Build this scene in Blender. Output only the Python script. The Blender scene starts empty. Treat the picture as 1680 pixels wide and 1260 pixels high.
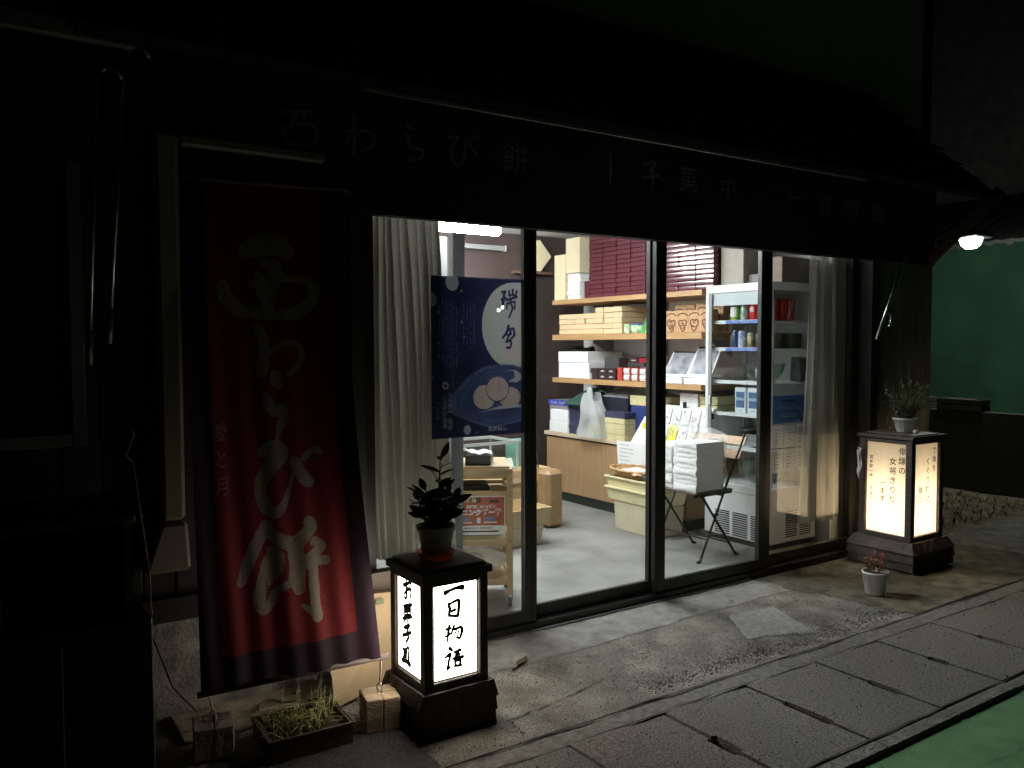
import bpy, bmesh, math, random
from mathutils import Vector, Matrix, Euler
random.seed(7)
S = bpy.context.scene
COL = S.collection
rad = math.radians

# ------------------------------------------------------------------ camera, world, exposure
CAM_Y = -3.381
cd = bpy.data.cameras.new('camera')
cam = bpy.data.objects.new('camera', cd)
COL.objects.link(cam)
cam.location = (0, CAM_Y, 1.45)
def _cam_rot(p, y, r):
    F = Vector((math.sin(y)*math.cos(p), math.cos(y)*math.cos(p), -math.sin(p)))
    R = Vector((math.cos(y), -math.sin(y), 0)); U = R.cross(F)
    c, s = math.cos(r), math.sin(r)
    R2 = c*R + s*U; U2 = -s*R + c*U
    return Matrix((R2, U2, -F)).transposed().to_euler()
cam.rotation_euler = _cam_rot(rad(2.7313), rad(33.9143), rad(-0.1476))
cd.sensor_fit = 'HORIZONTAL'; cd.sensor_width = 36.0; cd.lens = 36.0*1368.6/1680.0
cd.clip_start = 0.05; cd.clip_end = 500
S.camera = cam
W = bpy.data.worlds.new('World'); S.world = W; W.use_nodes = True
bg = W.node_tree.nodes['Background']
bg.inputs['Color'].default_value = (0.90, 0.95, 0.95, 1)
bg.inputs['Strength'].default_value = 0.0006        # a moonless night sky over a dim street
S.view_settings.view_transform = 'Standard'; S.view_settings.look = 'None'
S.view_settings.exposure = 0.55; S.view_settings.gamma = 1.0; S.view_settings.use_curve_mapping = False
S.cycles.use_denoising = True
S.cycles.max_bounces = 10; S.cycles.transparent_max_bounces = 24
S.cycles.sample_clamp_indirect = 4.0
S.cycles.caustics_reflective = True; S.cycles.caustics_refractive = False

# ------------------------------------------------------------------ materials
MATS = {}
def mat(name, col, rough=0.6, metal=0.0, var=0.0, scale=8.0, bump=0.0, bscale=40.0, spec=0.5, col2=None,
        stretch=(1,1,1), transl=0.0, emit=None, estr=0.0, coat=0.0, alpha=1.0, detail=5.0, rvar=0.0):
    if name in MATS: return MATS[name]
    m = bpy.data.materials.new(name); m.use_nodes = True
    nt = m.node_tree; N = nt.nodes; L = nt.links
    bs = N['Principled BSDF']; out = N['Material Output']
    bs.inputs['Roughness'].default_value = rough; bs.inputs['Metallic'].default_value = metal
    bs.inputs['Specular IOR Level'].default_value = spec
    bs.inputs['Coat Weight'].default_value = coat
    bs.inputs['Alpha'].default_value = alpha
    c = tuple(col)+(1,)
    bs.inputs['Base Color'].default_value = c
    tc = mp = None
    def coords():
        nonlocal tc, mp
        if mp: return mp
        tc = N.new('ShaderNodeTexCoord'); mp = N.new('ShaderNodeMapping')
        mp.inputs['Scale'].default_value = stretch
        L.new(tc.outputs['Object'], mp.inputs['Vector']); return mp
    csock = None
    if var > 0 or col2:
        nz = N.new('ShaderNodeTexNoise'); nz.inputs['Scale'].default_value = scale; nz.inputs['Detail'].default_value = detail
        L.new(coords().outputs[0], nz.inputs['Vector'])
        rp = N.new('ShaderNodeValToRGB'); rp.color_ramp.elements[0].position = 0.35; rp.color_ramp.elements[1].position = 0.65
        a = tuple(x*(1-var) for x in col); b = tuple(min(1, x*(1+var)) for x in (col2 or col))
        rp.color_ramp.elements[0].color = a+(1,); rp.color_ramp.elements[1].color = b+(1,)
        L.new(nz.outputs['Fac'], rp.inputs['Fac']); L.new(rp.outputs['Color'], bs.inputs['Base Color'])
        csock = rp.outputs['Color']
        if rvar:
            mr = N.new('ShaderNodeMapRange'); mr.inputs[3].default_value = rough-rvar; mr.inputs[4].default_value = rough+rvar
            L.new(nz.outputs['Fac'], mr.inputs[0]); L.new(mr.outputs[0], bs.inputs['Roughness'])
    if bump > 0:
        nb = N.new('ShaderNodeTexNoise'); nb.inputs['Scale'].default_value = bscale; nb.inputs['Detail'].default_value = 6
        L.new(coords().outputs[0], nb.inputs['Vector'])
        bp = N.new('ShaderNodeBump'); bp.inputs['Strength'].default_value = bump; bp.inputs['Distance'].default_value = 0.02
        L.new(nb.outputs['Fac'], bp.inputs['Height']); L.new(bp.outputs[0], bs.inputs['Normal'])
    if emit:
        bs.inputs['Emission Color'].default_value = tuple(emit)+(1,); bs.inputs['Emission Strength'].default_value = estr
    if transl > 0:
        tr = N.new('ShaderNodeBsdfTranslucent'); tr.inputs['Color'].default_value = c
        if csock: L.new(csock, tr.inputs['Color'])
        mx = N.new('ShaderNodeMixShader'); mx.inputs[0].default_value = transl
        L.new(bs.outputs[0], mx.inputs[1]); L.new(tr.outputs[0], mx.inputs[2]); L.new(mx.outputs[0], out.inputs['Surface'])
    MATS[name] = m
    return m

def sheer(name, col, opac, rough=0.3, transl=0.4):
    """thin see-through film or glass: part transparent, part solid, plus a sheen"""
    if name in MATS: return MATS[name]
    m = bpy.data.materials.new(name); m.use_nodes = True
    nt = m.node_tree; N = nt.nodes; L = nt.links
    bs = N['Principled BSDF']; out = N['Material Output']
    bs.inputs['Base Color'].default_value = tuple(col)+(1,); bs.inputs['Roughness'].default_value = rough
    tl = N.new('ShaderNodeBsdfTranslucent'); tl.inputs['Color'].default_value = tuple(col)+(1,)
    m1 = N.new('ShaderNodeMixShader'); m1.inputs[0].default_value = transl
    L.new(bs.outputs[0], m1.inputs[1]); L.new(tl.outputs[0], m1.inputs[2])
    tp = N.new('ShaderNodeBsdfTransparent'); m2 = N.new('ShaderNodeMixShader'); m2.inputs[0].default_value = opac
    L.new(tp.outputs[0], m2.inputs[1]); L.new(m1.outputs[0], m2.inputs[2]); L.new(m2.outputs[0], out.inputs['Surface'])
    MATS[name] = m
    return m

def glass(name, tint=(0.95, 0.97, 0.96), ior=1.5, gain=1.0, rough=0.0):
    if name in MATS: return MATS[name]
    m = bpy.data.materials.new(name); m.use_nodes = True
    nt = m.node_tree; N = nt.nodes; L = nt.links
    N.remove(N['Principled BSDF']); out = N['Material Output']
    tp = N.new('ShaderNodeBsdfTransparent'); tp.inputs['Color'].default_value = tuple(tint)+(1,)
    gl = N.new('ShaderNodeBsdfGlossy'); gl.inputs['Roughness'].default_value = rough
    ge = N.new('ShaderNodeNewGeometry'); dt = N.new('ShaderNodeVectorMath'); dt.operation = 'DOT_PRODUCT'
    L.new(ge.outputs['Normal'], dt.inputs[0]); L.new(ge.outputs['Incoming'], dt.inputs[1])
    def mth(op, a, b=None, c=None):
        n = N.new('ShaderNodeMath'); n.operation = op
        for k, v in enumerate((a, b, c)):
            if v is None: continue
            if isinstance(v, (int, float)): n.inputs[k].default_value = v
            else: L.new(v, n.inputs[k])
        return n.outputs[0]
    k = mth('POWER', mth('SUBTRACT', 1.0, mth('ABSOLUTE', dt.outputs['Value'])), 5.0)
    r0 = 0.042*gain                     # both faces of the pane reflect
    mu = mth('MULTIPLY_ADD', k, 1.0-r0, r0)
    mx = N.new('ShaderNodeMixShader'); L.new(mu, mx.inputs[0])
    L.new(tp.outputs[0], mx.inputs[1]); L.new(gl.outputs[0], mx.inputs[2]); L.new(mx.outputs[0], out.inputs['Surface'])
    MATS[name] = m
    return m

# ------------------------------------------------------------------ mesh builder
class MB:
    def __init__(s): s.bm = bmesh.new()
    def box(s, x0, y0, z0, x1, y1, z1, mi=0, bev=0.0, seg=1):
        v = [s.bm.verts.new(p) for p in ((x0,y0,z0),(x1,y0,z0),(x1,y1,z0),(x0,y1,z0),(x0,y0,z1),(x1,y0,z1),(x1,y1,z1),(x0,y1,z1))]
        fs = []
        for q in ((3,2,1,0),(4,5,6,7),(0,1,5,4),(1,2,6,5),(2,3,7,6),(3,0,4,7)):
            f = s.bm.faces.new([v[i] for i in q]); f.material_index = mi; fs.append(f)
        if bev > 0:
            es = {e for f in fs for e in f.edges}
            r = bmesh.ops.bevel(s.bm, geom=list(es), offset=bev, segments=seg, affect='EDGES', profile=0.5)
            for f in r['faces']: f.material_index = mi
        return s
    def hexa(s, b, t, mi=0, bev=0.0):
        """eight corners: four bottom, four top, both counter-clockwise from above"""
        v = [s.bm.verts.new(p) for p in list(b)+list(t)]
        fs = []
        for q in ((3,2,1,0),(4,5,6,7),(0,1,5,4),(1,2,6,5),(2,3,7,6),(3,0,4,7)):
            f = s.bm.faces.new([v[i] for i in q]); f.material_index = mi; fs.append(f)
        if bev > 0:
            bmesh.ops.bevel(s.bm, geom=list({e for f in fs for e in f.edges}), offset=bev, segments=1, affect='EDGES')
        return s
    def poly(s, pts, mi=0):
        f = s.bm.faces.new([s.bm.verts.new(p) for p in pts]); f.material_index = mi; return s
    def slab(s, pts, n, th, mi=0):
        """a flat outline with a thickness th along -n"""
        n = Vector(n); a = [s.bm.verts.new(Vector(p)) for p in pts]; b = [s.bm.verts.new(Vector(p)-n*th) for p in pts]
        f = s.bm.faces.new(a); f.material_index = mi
        f = s.bm.faces.new(b[::-1]); f.material_index = mi
        for i in range(len(a)):
            j = (i+1) % len(a)
            f = s.bm.faces.new((a[j], a[i], b[i], b[j])); f.material_index = mi
        return s
    def tube(s, pts, r, n=8, mi=0, caps=True):
        pts = [Vector(p) for p in pts]; rings = []
        rr = r if isinstance(r, (list, tuple)) else [r]*len(pts)
        up = None
        for i, p in enumerate(pts):
            t = (pts[min(i+1, len(pts)-1)] - pts[max(i-1, 0)]).normalized()
            if up is None:
                up = t.orthogonal().normalized()
            else:
                up = (up - t*up.dot(t)); up = up.normalized() if up.length > 1e-6 else t.orthogonal().normalized()
            w = t.cross(up)
            rings.append([s.bm.verts.new(p + rr[i]*(up*math.cos(2*math.pi*k/n) + w*math.sin(2*math.pi*k/n))) for k in range(n)])
        for a, b in zip(rings, rings[1:]):
            for k in range(n):
                f = s.bm.faces.new((a[k], a[(k+1)%n], b[(k+1)%n], b[k])); f.material_index = mi; f.smooth = True
        if caps:
            f = s.bm.faces.new(rings[0][::-1]); f.material_index = mi
            f = s.bm.faces.new(rings[-1]); f.material_index = mi
        return s
    def lathe(s, prof, c=(0,0,0), n=24, mi=0, smooth=True, flute=0.0, nfl=10):
        rings = []
        for r, z in prof:
            ring = []
            for k in range(n):
                a = 2*math.pi*k/n; q = r*(1+flute*math.cos(nfl*a))
                ring.append(s.bm.verts.new((c[0]+q*math.cos(a), c[1]+q*math.sin(a), c[2]+z)))
            rings.append(ring)
        for a, b in zip(rings, rings[1:]):
            for k in range(n):
                f = s.bm.faces.new((a[k], a[(k+1)%n], b[(k+1)%n], b[k])); f.material_index = mi; f.smooth = smooth
        if prof[0][0] > 1e-5: s.bm.faces.new(rings[0][::-1]).material_index = mi
        if prof[-1][0] > 1e-5: s.bm.faces.new(rings[-1]).material_index = mi
        return s
    def grid(s, fn, nu, nv, mi=0, smooth=True, mfn=None):
        vs = [[s.bm.verts.new(fn(i/nu, j/nv)) for j in range(nv+1)] for i in range(nu+1)]
        for i in range(nu):
            for j in range(nv):
                f = s.bm.faces.new((vs[i][j], vs[i+1][j], vs[i+1][j+1], vs[i][j+1])); f.smooth = smooth
                f.material_index = mfn((i+.5)/nu, (j+.5)/nv) if mfn else mi
        return s
    def leaf(s, base, d, up, ln, wd, curl=0.15, mi=0):
        base = Vector(base); d = Vector(d).normalized(); up = Vector(up)
        sd = d.cross(up); sd = sd.normalized() if sd.length > 1e-4 else d.orthogonal().normalized()
        nn = sd.cross(d).normalized()
        prof = ((0,0.04),(0.2,0.36),(0.45,0.5),(0.72,0.36),(0.9,0.14),(1,0.0))
        L_, M_, R_ = [], [], []
        for t, w in prof:
            c = base + d*ln*t - nn*curl*ln*t*t
            M_.append(s.bm.verts.new(c)); L_.append(s.bm.verts.new(c + sd*w*wd + nn*0.12*wd)); R_.append(s.bm.verts.new(c - sd*w*wd + nn*0.12*wd))
        for i in range(len(prof)-1):
            for A, B in ((L_, M_), (M_, R_)):
                f = s.bm.faces.new((A[i], A[i+1], B[i+1], B[i])); f.smooth = True; f.material_index = mi
        return s
    def jitter(s, a):
        for v in s.bm.verts:
            v.co += Vector((random.uniform(-a,a), random.uniform(-a,a), random.uniform(-a,a)))
        return s
    def obj(s, name, mats, parent=None, origin=None, rot=0.0, local=False, flip=True):
        """link everything collected as ONE mesh object; points are world points unless local"""
        if flip and len(s.bm.faces) < 60000: bmesh.ops.recalc_face_normals(s.bm, faces=s.bm.faces)
        me = bpy.data.meshes.new(name)
        o = bpy.data.objects.new(name, me); COL.objects.link(o)
        if parent:
            o.parent = parent
            if not local: s.bm.transform(wmat(parent).inverted())
        else:
            if origin is None and not local:
                vs = [v.co for v in s.bm.verts]
                mn = [min(v[i] for v in vs) for i in range(3)]; mx = [max(v[i] for v in vs) for i in range(3)]
                origin = ((mn[0]+mx[0])/2, (mn[1]+mx[1])/2, mn[2])
            o.location = origin or (0,0,0); o.rotation_euler = (0,0,rot)
            if not local: s.bm.transform(Matrix.LocRotScale(o.location, o.rotation_euler, None).inverted())
        s.bm.to_mesh(me); s.bm.free()
        for m in (mats if isinstance(mats, (list, tuple)) else [mats]): me.materials.append(m)
        return o

def wmat(o):
    m = Matrix.LocRotScale(o.location, o.rotation_euler, o.scale)
    return wmat(o.parent) @ m if o.parent else m
def tag(o, label, cat, group=None, kind=None):
    o['label'] = label; o['category'] = cat
    if group: o['group'] = group
    if kind: o['kind'] = kind
    return o
def thing(name, label, cat, loc=(0,0,0), rotz=0.0, group=None):
    o = bpy.data.objects.new(name, None); COL.objects.link(o); o.empty_display_size = 0.1
    o.location = loc; o.rotation_euler = (0,0,rotz)
    return tag(o, label, cat, group)
def structure(o):
    o['kind'] = 'structure'; return o
def dup(root, loc, label, rotz=None):
    r = root.copy(); COL.objects.link(r); r.location = loc
    if rotz is not None: r.rotation_euler = (0,0,rotz)
    r['label'] = label
    for ch in list(root.children):
        c = ch.copy(); COL.objects.link(c); c.parent = r
        for g in list(ch.children):
            d = g.copy(); COL.objects.link(d); d.parent = c
    return r
def boxes(name, m, parent, *bs, bev=0.0):
    mb = MB()
    for b in bs: mb.box(*b, bev=bev)
    return mb.obj(name, m, parent)

_tc = {}
def text_mesh(body, size, bold=0.0):
    c = bpy.data.curves.new('writing', 'FONT'); c.body = body; c.size = size; c.align_x = 'CENTER'; c.align_y = 'CENTER'; c.offset = bold
    c.resolution_u = 4
    o = bpy.data.objects.new('writing', c); COL.objects.link(o)
    me = bpy.data.meshes.new_from_object(o.evaluated_get(bpy.context.evaluated_depsgraph_get()))
    bpy.data.objects.remove(o); bpy.data.curves.remove(c)
    return me
def write(mb, body, size, o, xd, yd, vertical=False, step=1.12, sx=1.0, bold=0.0, mi=0):
    """lay writing into mb on the plane (o, xd, yd); vertical stacks the characters downwards from o"""
    o, xd, yd = Vector(o), Vector(xd).normalized(), Vector(yd).normalized()
    items = [(ch, -i*size*step) for i, ch in enumerate(body)] if vertical else [(body, 0.0)]
    for ch, dy in items:
        if ch == ' ': continue
        me = text_mesh(ch, size, bold)
        vs = [mb.bm.verts.new(o + xd*v.co.x*sx + yd*(v.co.y+dy)) for v in me.vertices]
        for p in me.polygons:
            try: mb.bm.faces.new([vs[i] for i in p.vertices]).material_index = mi
            except ValueError: pass
        bpy.data.meshes.remove(me)
    return mb
def brush(mb, strokes, fn, mi=0, rough=0.06, fat=1.0):
    """brush strokes [[x,y,w],...] swept as ribbons; fn(x, y, lift) gives the point in the world"""
    lift = 0.0
    for st in strokes:
        P = [Vector((p[0], p[1])) for p in st]; Wd = [p[2]*fat for p in st]
        Q, WW = [], []
        n = len(P)
        for i in range(n-1):
            p0, p1, p2, p3 = P[max(i-1,0)], P[i], P[i+1], P[min(i+2,n-1)]
            for k in range(6):
                t = k/6
                Q.append(0.5*((2*p1)+(p2-p0)*t+(2*p0-5*p1+4*p2-p3)*t*t+(3*p1-p0-3*p2+p3)*t**3)); WW.append(Wd[i]*(1-t)+Wd[i+1]*t)
        Q.append(P[-1]); WW.append(Wd[-1])
        d0 = (Q[1]-Q[0]).normalized(); d1 = (Q[-1]-Q[-2]).normalized()
        pre = [(Q[0]-d0*WW[0]*0.5*math.sin(a), WW[0]*math.cos(a)) for a in (1.35, 0.9, 0.45)]
        post = [(Q[-1]+d1*WW[-1]*0.5*math.sin(a), WW[-1]*math.cos(a)) for a in (0.45, 0.9, 1.35)]
        allp = pre+list(zip(Q, WW))+post
        prev = None
        for i, (q, w) in enumerate(allp):
            a = allp[max(i-1,0)][0]; b = allp[min(i+1,len(allp)-1)][0]
            t = (b-a).normalized(); nrm = Vector((-t.y, t.x)); w1 = w*(1+random.uniform(-rough, rough)); w2 = w*(1+random.uniform(-rough, rough))
            l = q+nrm*w1/2; r = q-nrm*w2/2; lift += 0.000012
            cur = (mb.bm.verts.new(fn(l.x, l.y, lift)), mb.bm.verts.new(fn(r.x, r.y, lift)))
            if prev: mb.bm.faces.new((prev[0], cur[0], cur[1], prev[1])).material_index = mi
            prev = cur
    return mb
BANNER=[[[0.2283,1.5998,0.0495],[0.2801,1.6179,0.0625],[0.3369,1.6211,0.0674],[0.3835,1.5975,0.0509]],[[0.2955,1.5521,0.0292],[0.3365,1.5283,0.042],[0.3185,1.4565,0.0417],[0.2999,1.3708,0.0331]],[[0.1365,1.456,0.0322],[0.1436,1.4122,0.0403],[0.1947,1.3594,0.0365],[0.2572,1.3435,0.0328],[0.3402,1.3415,0.0333],[0.4064,1.3423,0.038],[0.467,1.3837,0.0385],[0.4859,1.4458,0.0301],[0.4344,1.4805,0.0188],[0.348,1.4797,0.0185],[0.2448,1.4643,0.0247]],[[0.2691,1.4902,0.0331],[0.2802,1.4353,0.0372],[0.3005,1.3808,0.0249]],[[0.2549,1.2964,0.0246],[0.2765,1.238,0.0328],[0.2725,1.1608,0.0343],[0.2653,1.1084,0.0285]],[[0.2797,1.1606,0.0082],[0.3186,1.2036,0.0116],[0.371,1.2257,0.015],[0.417,1.2076,0.0168],[0.4256,1.1631,0.0185],[0.4023,1.1243,0.0167],[0.3681,1.099,0.0149]],[[0.3127,1.0976,0.0288],[0.3205,1.0735,0.037],[0.3289,1.0589,0.0247]],[[0.277,1.0229,0.0203],[0.284,0.985,0.0309],[0.3053,0.9625,0.0343],[0.3293,0.9548,0.0246]],[[0.3328,0.9687,0.0287],[0.337,0.9309,0.0312],[0.3195,0.8946,0.0204],[0.305,0.8447,0.0065]],[[0.2525,0.8073,0.0321],[0.284,0.8186,0.0485],[0.314,0.7982,0.0528],[0.2713,0.7471,0.0402],[0.2409,0.7005,0.0335],[0.2356,0.6479,0.0302],[0.2547,0.5976,0.0318],[0.2842,0.5812,0.0304],[0.3168,0.6132,0.0201],[0.3426,0.6733,0.0097],[0.3611,0.726,0.0065]],[[0.3636,0.767,0.0246],[0.3779,0.7337,0.0344],[0.3982,0.6954,0.037],[0.4197,0.6734,0.0288]],[[0.3935,0.7646,0.0099],[0.4172,0.7748,0.0232],[0.437,0.7938,0.0133],[0.4556,0.7924,0.0233],[0.4717,0.7819,0.0167]],[[0.249,0.5369,0.0317],[0.212,0.4811,0.0353],[0.1796,0.4176,0.0311],[0.1475,0.3472,0.0231]],[[0.2443,0.5287,0.0237],[0.285,0.4849,0.0358],[0.3273,0.4623,0.0385],[0.3538,0.4633,0.0363]],[[0.2696,0.4395,0.0277],[0.2461,0.4,0.0354],[0.2313,0.3599,0.0352],[0.2162,0.312,0.0312]],[[0.2615,0.4491,0.0237],[0.2883,0.4199,0.0222],[0.2791,0.3785,0.0222],[0.247,0.3366,0.0196]],[[0.2121,0.3126,0.0311],[0.2075,0.2719,0.0326],[0.2212,0.245,0.0311],[0.2472,0.2615,0.0235],[0.2662,0.3002,0.0173],[0.3058,0.3195,0.0206]],[[0.3985,0.5329,0.0285],[0.4105,0.5093,0.0368],[0.3679,0.4747,0.0364],[0.3435,0.4385,0.0402],[0.3452,0.395,0.0401],[0.3464,0.3433,0.04]],[[0.3538,0.4633,0.0242],[0.3506,0.4116,0.0362],[0.3421,0.3439,0.044],[0.3478,0.2962,0.032]],[[0.3583,0.3932,0.0161],[0.413,0.412,0.0285],[0.4462,0.434,0.0229],[0.4159,0.4555,0.0245]],[[0.3101,0.3188,0.0159],[0.357,0.3718,0.0241],[0.411,0.3817,0.0244],[0.456,0.3799,0.0246]],[[0.4036,0.3784,0.0243],[0.4022,0.318,0.0291],[0.4008,0.2583,0.0274],[0.4015,0.2157,0.029],[0.405,0.1898,0.029]],[[0.3571,0.2355,0.0112],[0.382,0.2146,0.0176],[0.4025,0.1919,0.0241]],[[0.3715,0.4611,0.0081],[0.3805,0.4907,0.0114],[0.3976,0.5196,0.0163]]]
FRONT=[[[1.491,0.5341,0.0112],[1.5125,0.5402,0.0068],[1.5405,0.5448,0.0079],[1.5624,0.5428,0.0125]],[[1.5042,0.4915,0.0068],[1.5077,0.4702,0.0079],[1.5051,0.4461,0.0068]],[[1.5041,0.4872,0.0045],[1.5277,0.495,0.0068],[1.5464,0.4972,0.0068],[1.547,0.4796,0.008],[1.5456,0.4578,0.008],[1.5423,0.4375,0.0069]],[[1.5075,0.4446,0.0057],[1.5411,0.4389,0.0069]],[[1.5163,0.4604,0.0057],[1.5288,0.4636,0.008]],[[1.4936,0.3965,0.0068],[1.5115,0.3973,0.0046]],[[1.5054,0.4062,0.0068],[1.5009,0.3841,0.0068],[1.497,0.351,0.0046]],[[1.4867,0.3695,0.0046],[1.5157,0.3784,0.0057]],[[1.5246,0.4025,0.0069],[1.5133,0.3773,0.0046]],[[1.5239,0.3905,0.0057],[1.5552,0.3927,0.0069],[1.5582,0.3755,0.0081],[1.5486,0.3526,0.0058],[1.538,0.3603,0.0046]],[[1.5344,0.3841,0.0046],[1.5206,0.3583,0.0035]],[[1.5457,0.3819,0.0046],[1.5317,0.3516,0.0035]],[[1.5055,0.323,0.0081],[1.5153,0.3133,0.0058]],[[1.4861,0.2915,0.0057],[1.5065,0.2997,0.0081],[1.5014,0.2745,0.0058],[1.4969,0.2508,0.0069]],[[1.4969,0.2481,0.0081],[1.5087,0.2521,0.0046]],[[1.5252,0.3051,0.0058],[1.5515,0.3079,0.007]],[[1.5452,0.3103,0.007],[1.5263,0.2812,0.0058]],[[1.5188,0.2806,0.0058],[1.5608,0.2804,0.0082]],[[1.5326,0.2942,0.007],[1.5501,0.2927,0.0047]],[[1.5275,0.2716,0.0058],[1.5286,0.2532,0.0058]],[[1.5274,0.27,0.0058],[1.5494,0.2707,0.007],[1.5467,0.2492,0.0059]],[[1.5261,0.2526,0.0058],[1.5524,0.2501,0.0071]]]
SIDE=[[[-0.5798,0.5458,0.0109],[-0.6257,0.565,0.0076]],[[-0.602,0.5703,0.0077],[-0.605,0.5436,0.0107],[-0.6006,0.5012,0.0092],[-0.5826,0.5022,0.0062]],[[-0.5828,0.5133,0.0062],[-0.6133,0.5374,0.0092],[-0.6394,0.5411,0.009],[-0.6341,0.5097,0.0076]],[[-0.6398,0.5657,0.0106],[-0.6466,0.5537,0.006]],[[-0.5782,0.465,0.0078],[-0.6455,0.4881,0.009]],[[-0.6003,0.483,0.0061],[-0.6,0.4652,0.0061]],[[-0.6267,0.4914,0.0061],[-0.6239,0.4716,0.0061]],[[-0.5853,0.4558,0.0077],[-0.5873,0.4314,0.0077]],[[-0.5877,0.4565,0.0077],[-0.6381,0.4726,0.0075]],[[-0.6381,0.4726,0.0075],[-0.6353,0.4472,0.0075]],[[-0.5875,0.4453,0.0062],[-0.6379,0.461,0.006]],[[-0.5873,0.4325,0.0062],[-0.6377,0.449,0.006]],[[-0.6119,0.4656,0.0091],[-0.6122,0.4134,0.0076]],[[-0.5749,0.4186,0.0078],[-0.647,0.4439,0.009]],[[-0.6053,0.428,0.0061],[-0.577,0.4036,0.0047]],[[-0.6209,0.4334,0.0061],[-0.6443,0.4224,0.0045]],[[-0.5888,0.3858,0.0092],[-0.6287,0.4059,0.0106]],[[-0.6226,0.401,0.0106],[-0.6103,0.3798,0.0076]],[[-0.6127,0.3805,0.0076],[-0.6219,0.3611,0.0106],[-0.6035,0.3364,0.0076]],[[-0.576,0.3533,0.0093],[-0.6412,0.3821,0.009]],[[-0.5751,0.3028,0.0093],[-0.5907,0.2965,0.0077],[-0.5742,0.2578,0.0108]],[[-0.5846,0.2946,0.0077],[-0.6029,0.3058,0.0091],[-0.574,0.2494,0.0077]],[[-0.5693,0.2563,0.0093],[-0.6021,0.2612,0.0107],[-0.6318,0.253,0.009]],[[-0.609,0.3104,0.0076],[-0.6035,0.2727,0.0091],[-0.6142,0.265,0.0076]],[[-0.6067,0.3124,0.0061],[-0.6271,0.3198,0.009],[-0.6238,0.2736,0.0105],[-0.639,0.2619,0.009]]]
POSTER=[[[2.2155,1.7011,0.0081],[2.2382,1.7053,0.0081],[2.2272,1.691,0.0095]],[[2.2297,1.6911,0.0095],[2.2237,1.6559,0.0122],[2.2211,1.6279,0.0109]],[[2.2128,1.6661,0.0068],[2.2406,1.6739,0.0082]],[[2.2593,1.7095,0.0068],[2.2592,1.6878,0.0082]],[[2.2806,1.7152,0.0082],[2.2788,1.6884,0.0082]],[[2.3036,1.711,0.0069],[2.2984,1.6897,0.0083]],[[2.2575,1.6863,0.0068],[2.2984,1.6904,0.0069]],[[2.2422,1.6634,0.0082],[2.3036,1.6807,0.0097]],[[2.2693,1.6642,0.0069],[2.2591,1.6442,0.0068]],[[2.2464,1.6481,0.0068],[2.2446,1.6214,0.0068]],[[2.2464,1.6481,0.0068],[2.2932,1.6578,0.0069]],[[2.2932,1.6578,0.0069],[2.2914,1.6224,0.0069]],[[2.2718,1.6431,0.0082],[2.2777,1.6221,0.0083],[2.2572,1.5795,0.0069]],[[2.2545,1.5387,0.011],[2.2434,1.5076,0.0097],[2.2205,1.4808,0.0083]],[[2.246,1.5161,0.0083],[2.2826,1.5248,0.0097],[2.2876,1.4916,0.0098]],[[2.2859,1.4916,0.007],[2.267,1.4725,0.0084]],[[2.2672,1.5127,0.0083],[2.2415,1.4598,0.0083]],[[2.2415,1.4598,0.0069],[2.267,1.4654,0.0084],[2.2687,1.4456,0.0084],[2.2584,1.4315,0.0098],[2.2431,1.4344,0.0083]],[[2.2459,1.495,0.0069],[2.2714,1.5007,0.0069]]]
SIGN=[[[1.1415,2.383,0.0137],[1.2477,2.4028,0.0154]],[[1.1843,2.3894,0.0151],[1.1718,2.3388,0.0126]],[[1.2198,2.3948,0.014],[1.2271,2.3527,0.0128]],[[1.1328,2.322,0.015],[1.1452,2.2751,0.0151],[1.1745,2.2595,0.014],[1.2497,2.2662,0.0169],[1.2801,2.3122,0.017],[1.2629,2.3457,0.0142],[1.1953,2.3406,0.0114],[1.1366,2.3203,0.0125]],[[1.4414,2.4126,0.0162],[1.4404,2.3301,0.019],[1.4368,2.2496,0.015]],[[1.394,2.3394,0.0121],[1.4363,2.3492,0.0135],[1.4019,2.3,0.0121]],[[1.436,2.3233,0.0095],[1.4878,2.3587,0.0123],[1.5328,2.3387,0.0153],[1.5174,2.2929,0.0139],[1.4695,2.2694,0.011]],[[1.6886,2.4086,0.0144],[1.7189,2.3957,0.0174]],[[1.6882,2.3678,0.0144],[1.7034,2.3208,0.0145]],[[1.6969,2.3143,0.0116],[1.7573,2.3138,0.0162],[1.7589,2.2826,0.0163],[1.7084,2.2584,0.0117]],[[1.8967,2.3819,0.0137],[1.946,2.3919,0.0184],[1.9131,2.3419,0.0168],[1.9167,2.2892,0.0169],[1.9452,2.2663,0.0186],[1.9764,2.3006,0.0156],[1.9869,2.3855,0.0109]],[[1.999,2.3845,0.0156],[2.0412,2.33,0.0174]],[[2.0192,2.3958,0.0109],[2.0294,2.41,0.011]],[[2.0436,2.399,0.011],[2.0539,2.4133,0.011]],[[2.8554,2.4357,0.0176],[2.8558,2.3581,0.0199],[2.8531,2.2801,0.0133]],[[3.0825,2.4047,0.0162],[3.1706,2.4219,0.0189],[3.1329,2.3761,0.0164]],[[3.1455,2.3798,0.0188],[3.1555,2.3233,0.0166],[3.14,2.2732,0.0118]],[[3.083,2.3327,0.0163],[3.1903,2.3559,0.0166]]]
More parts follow.
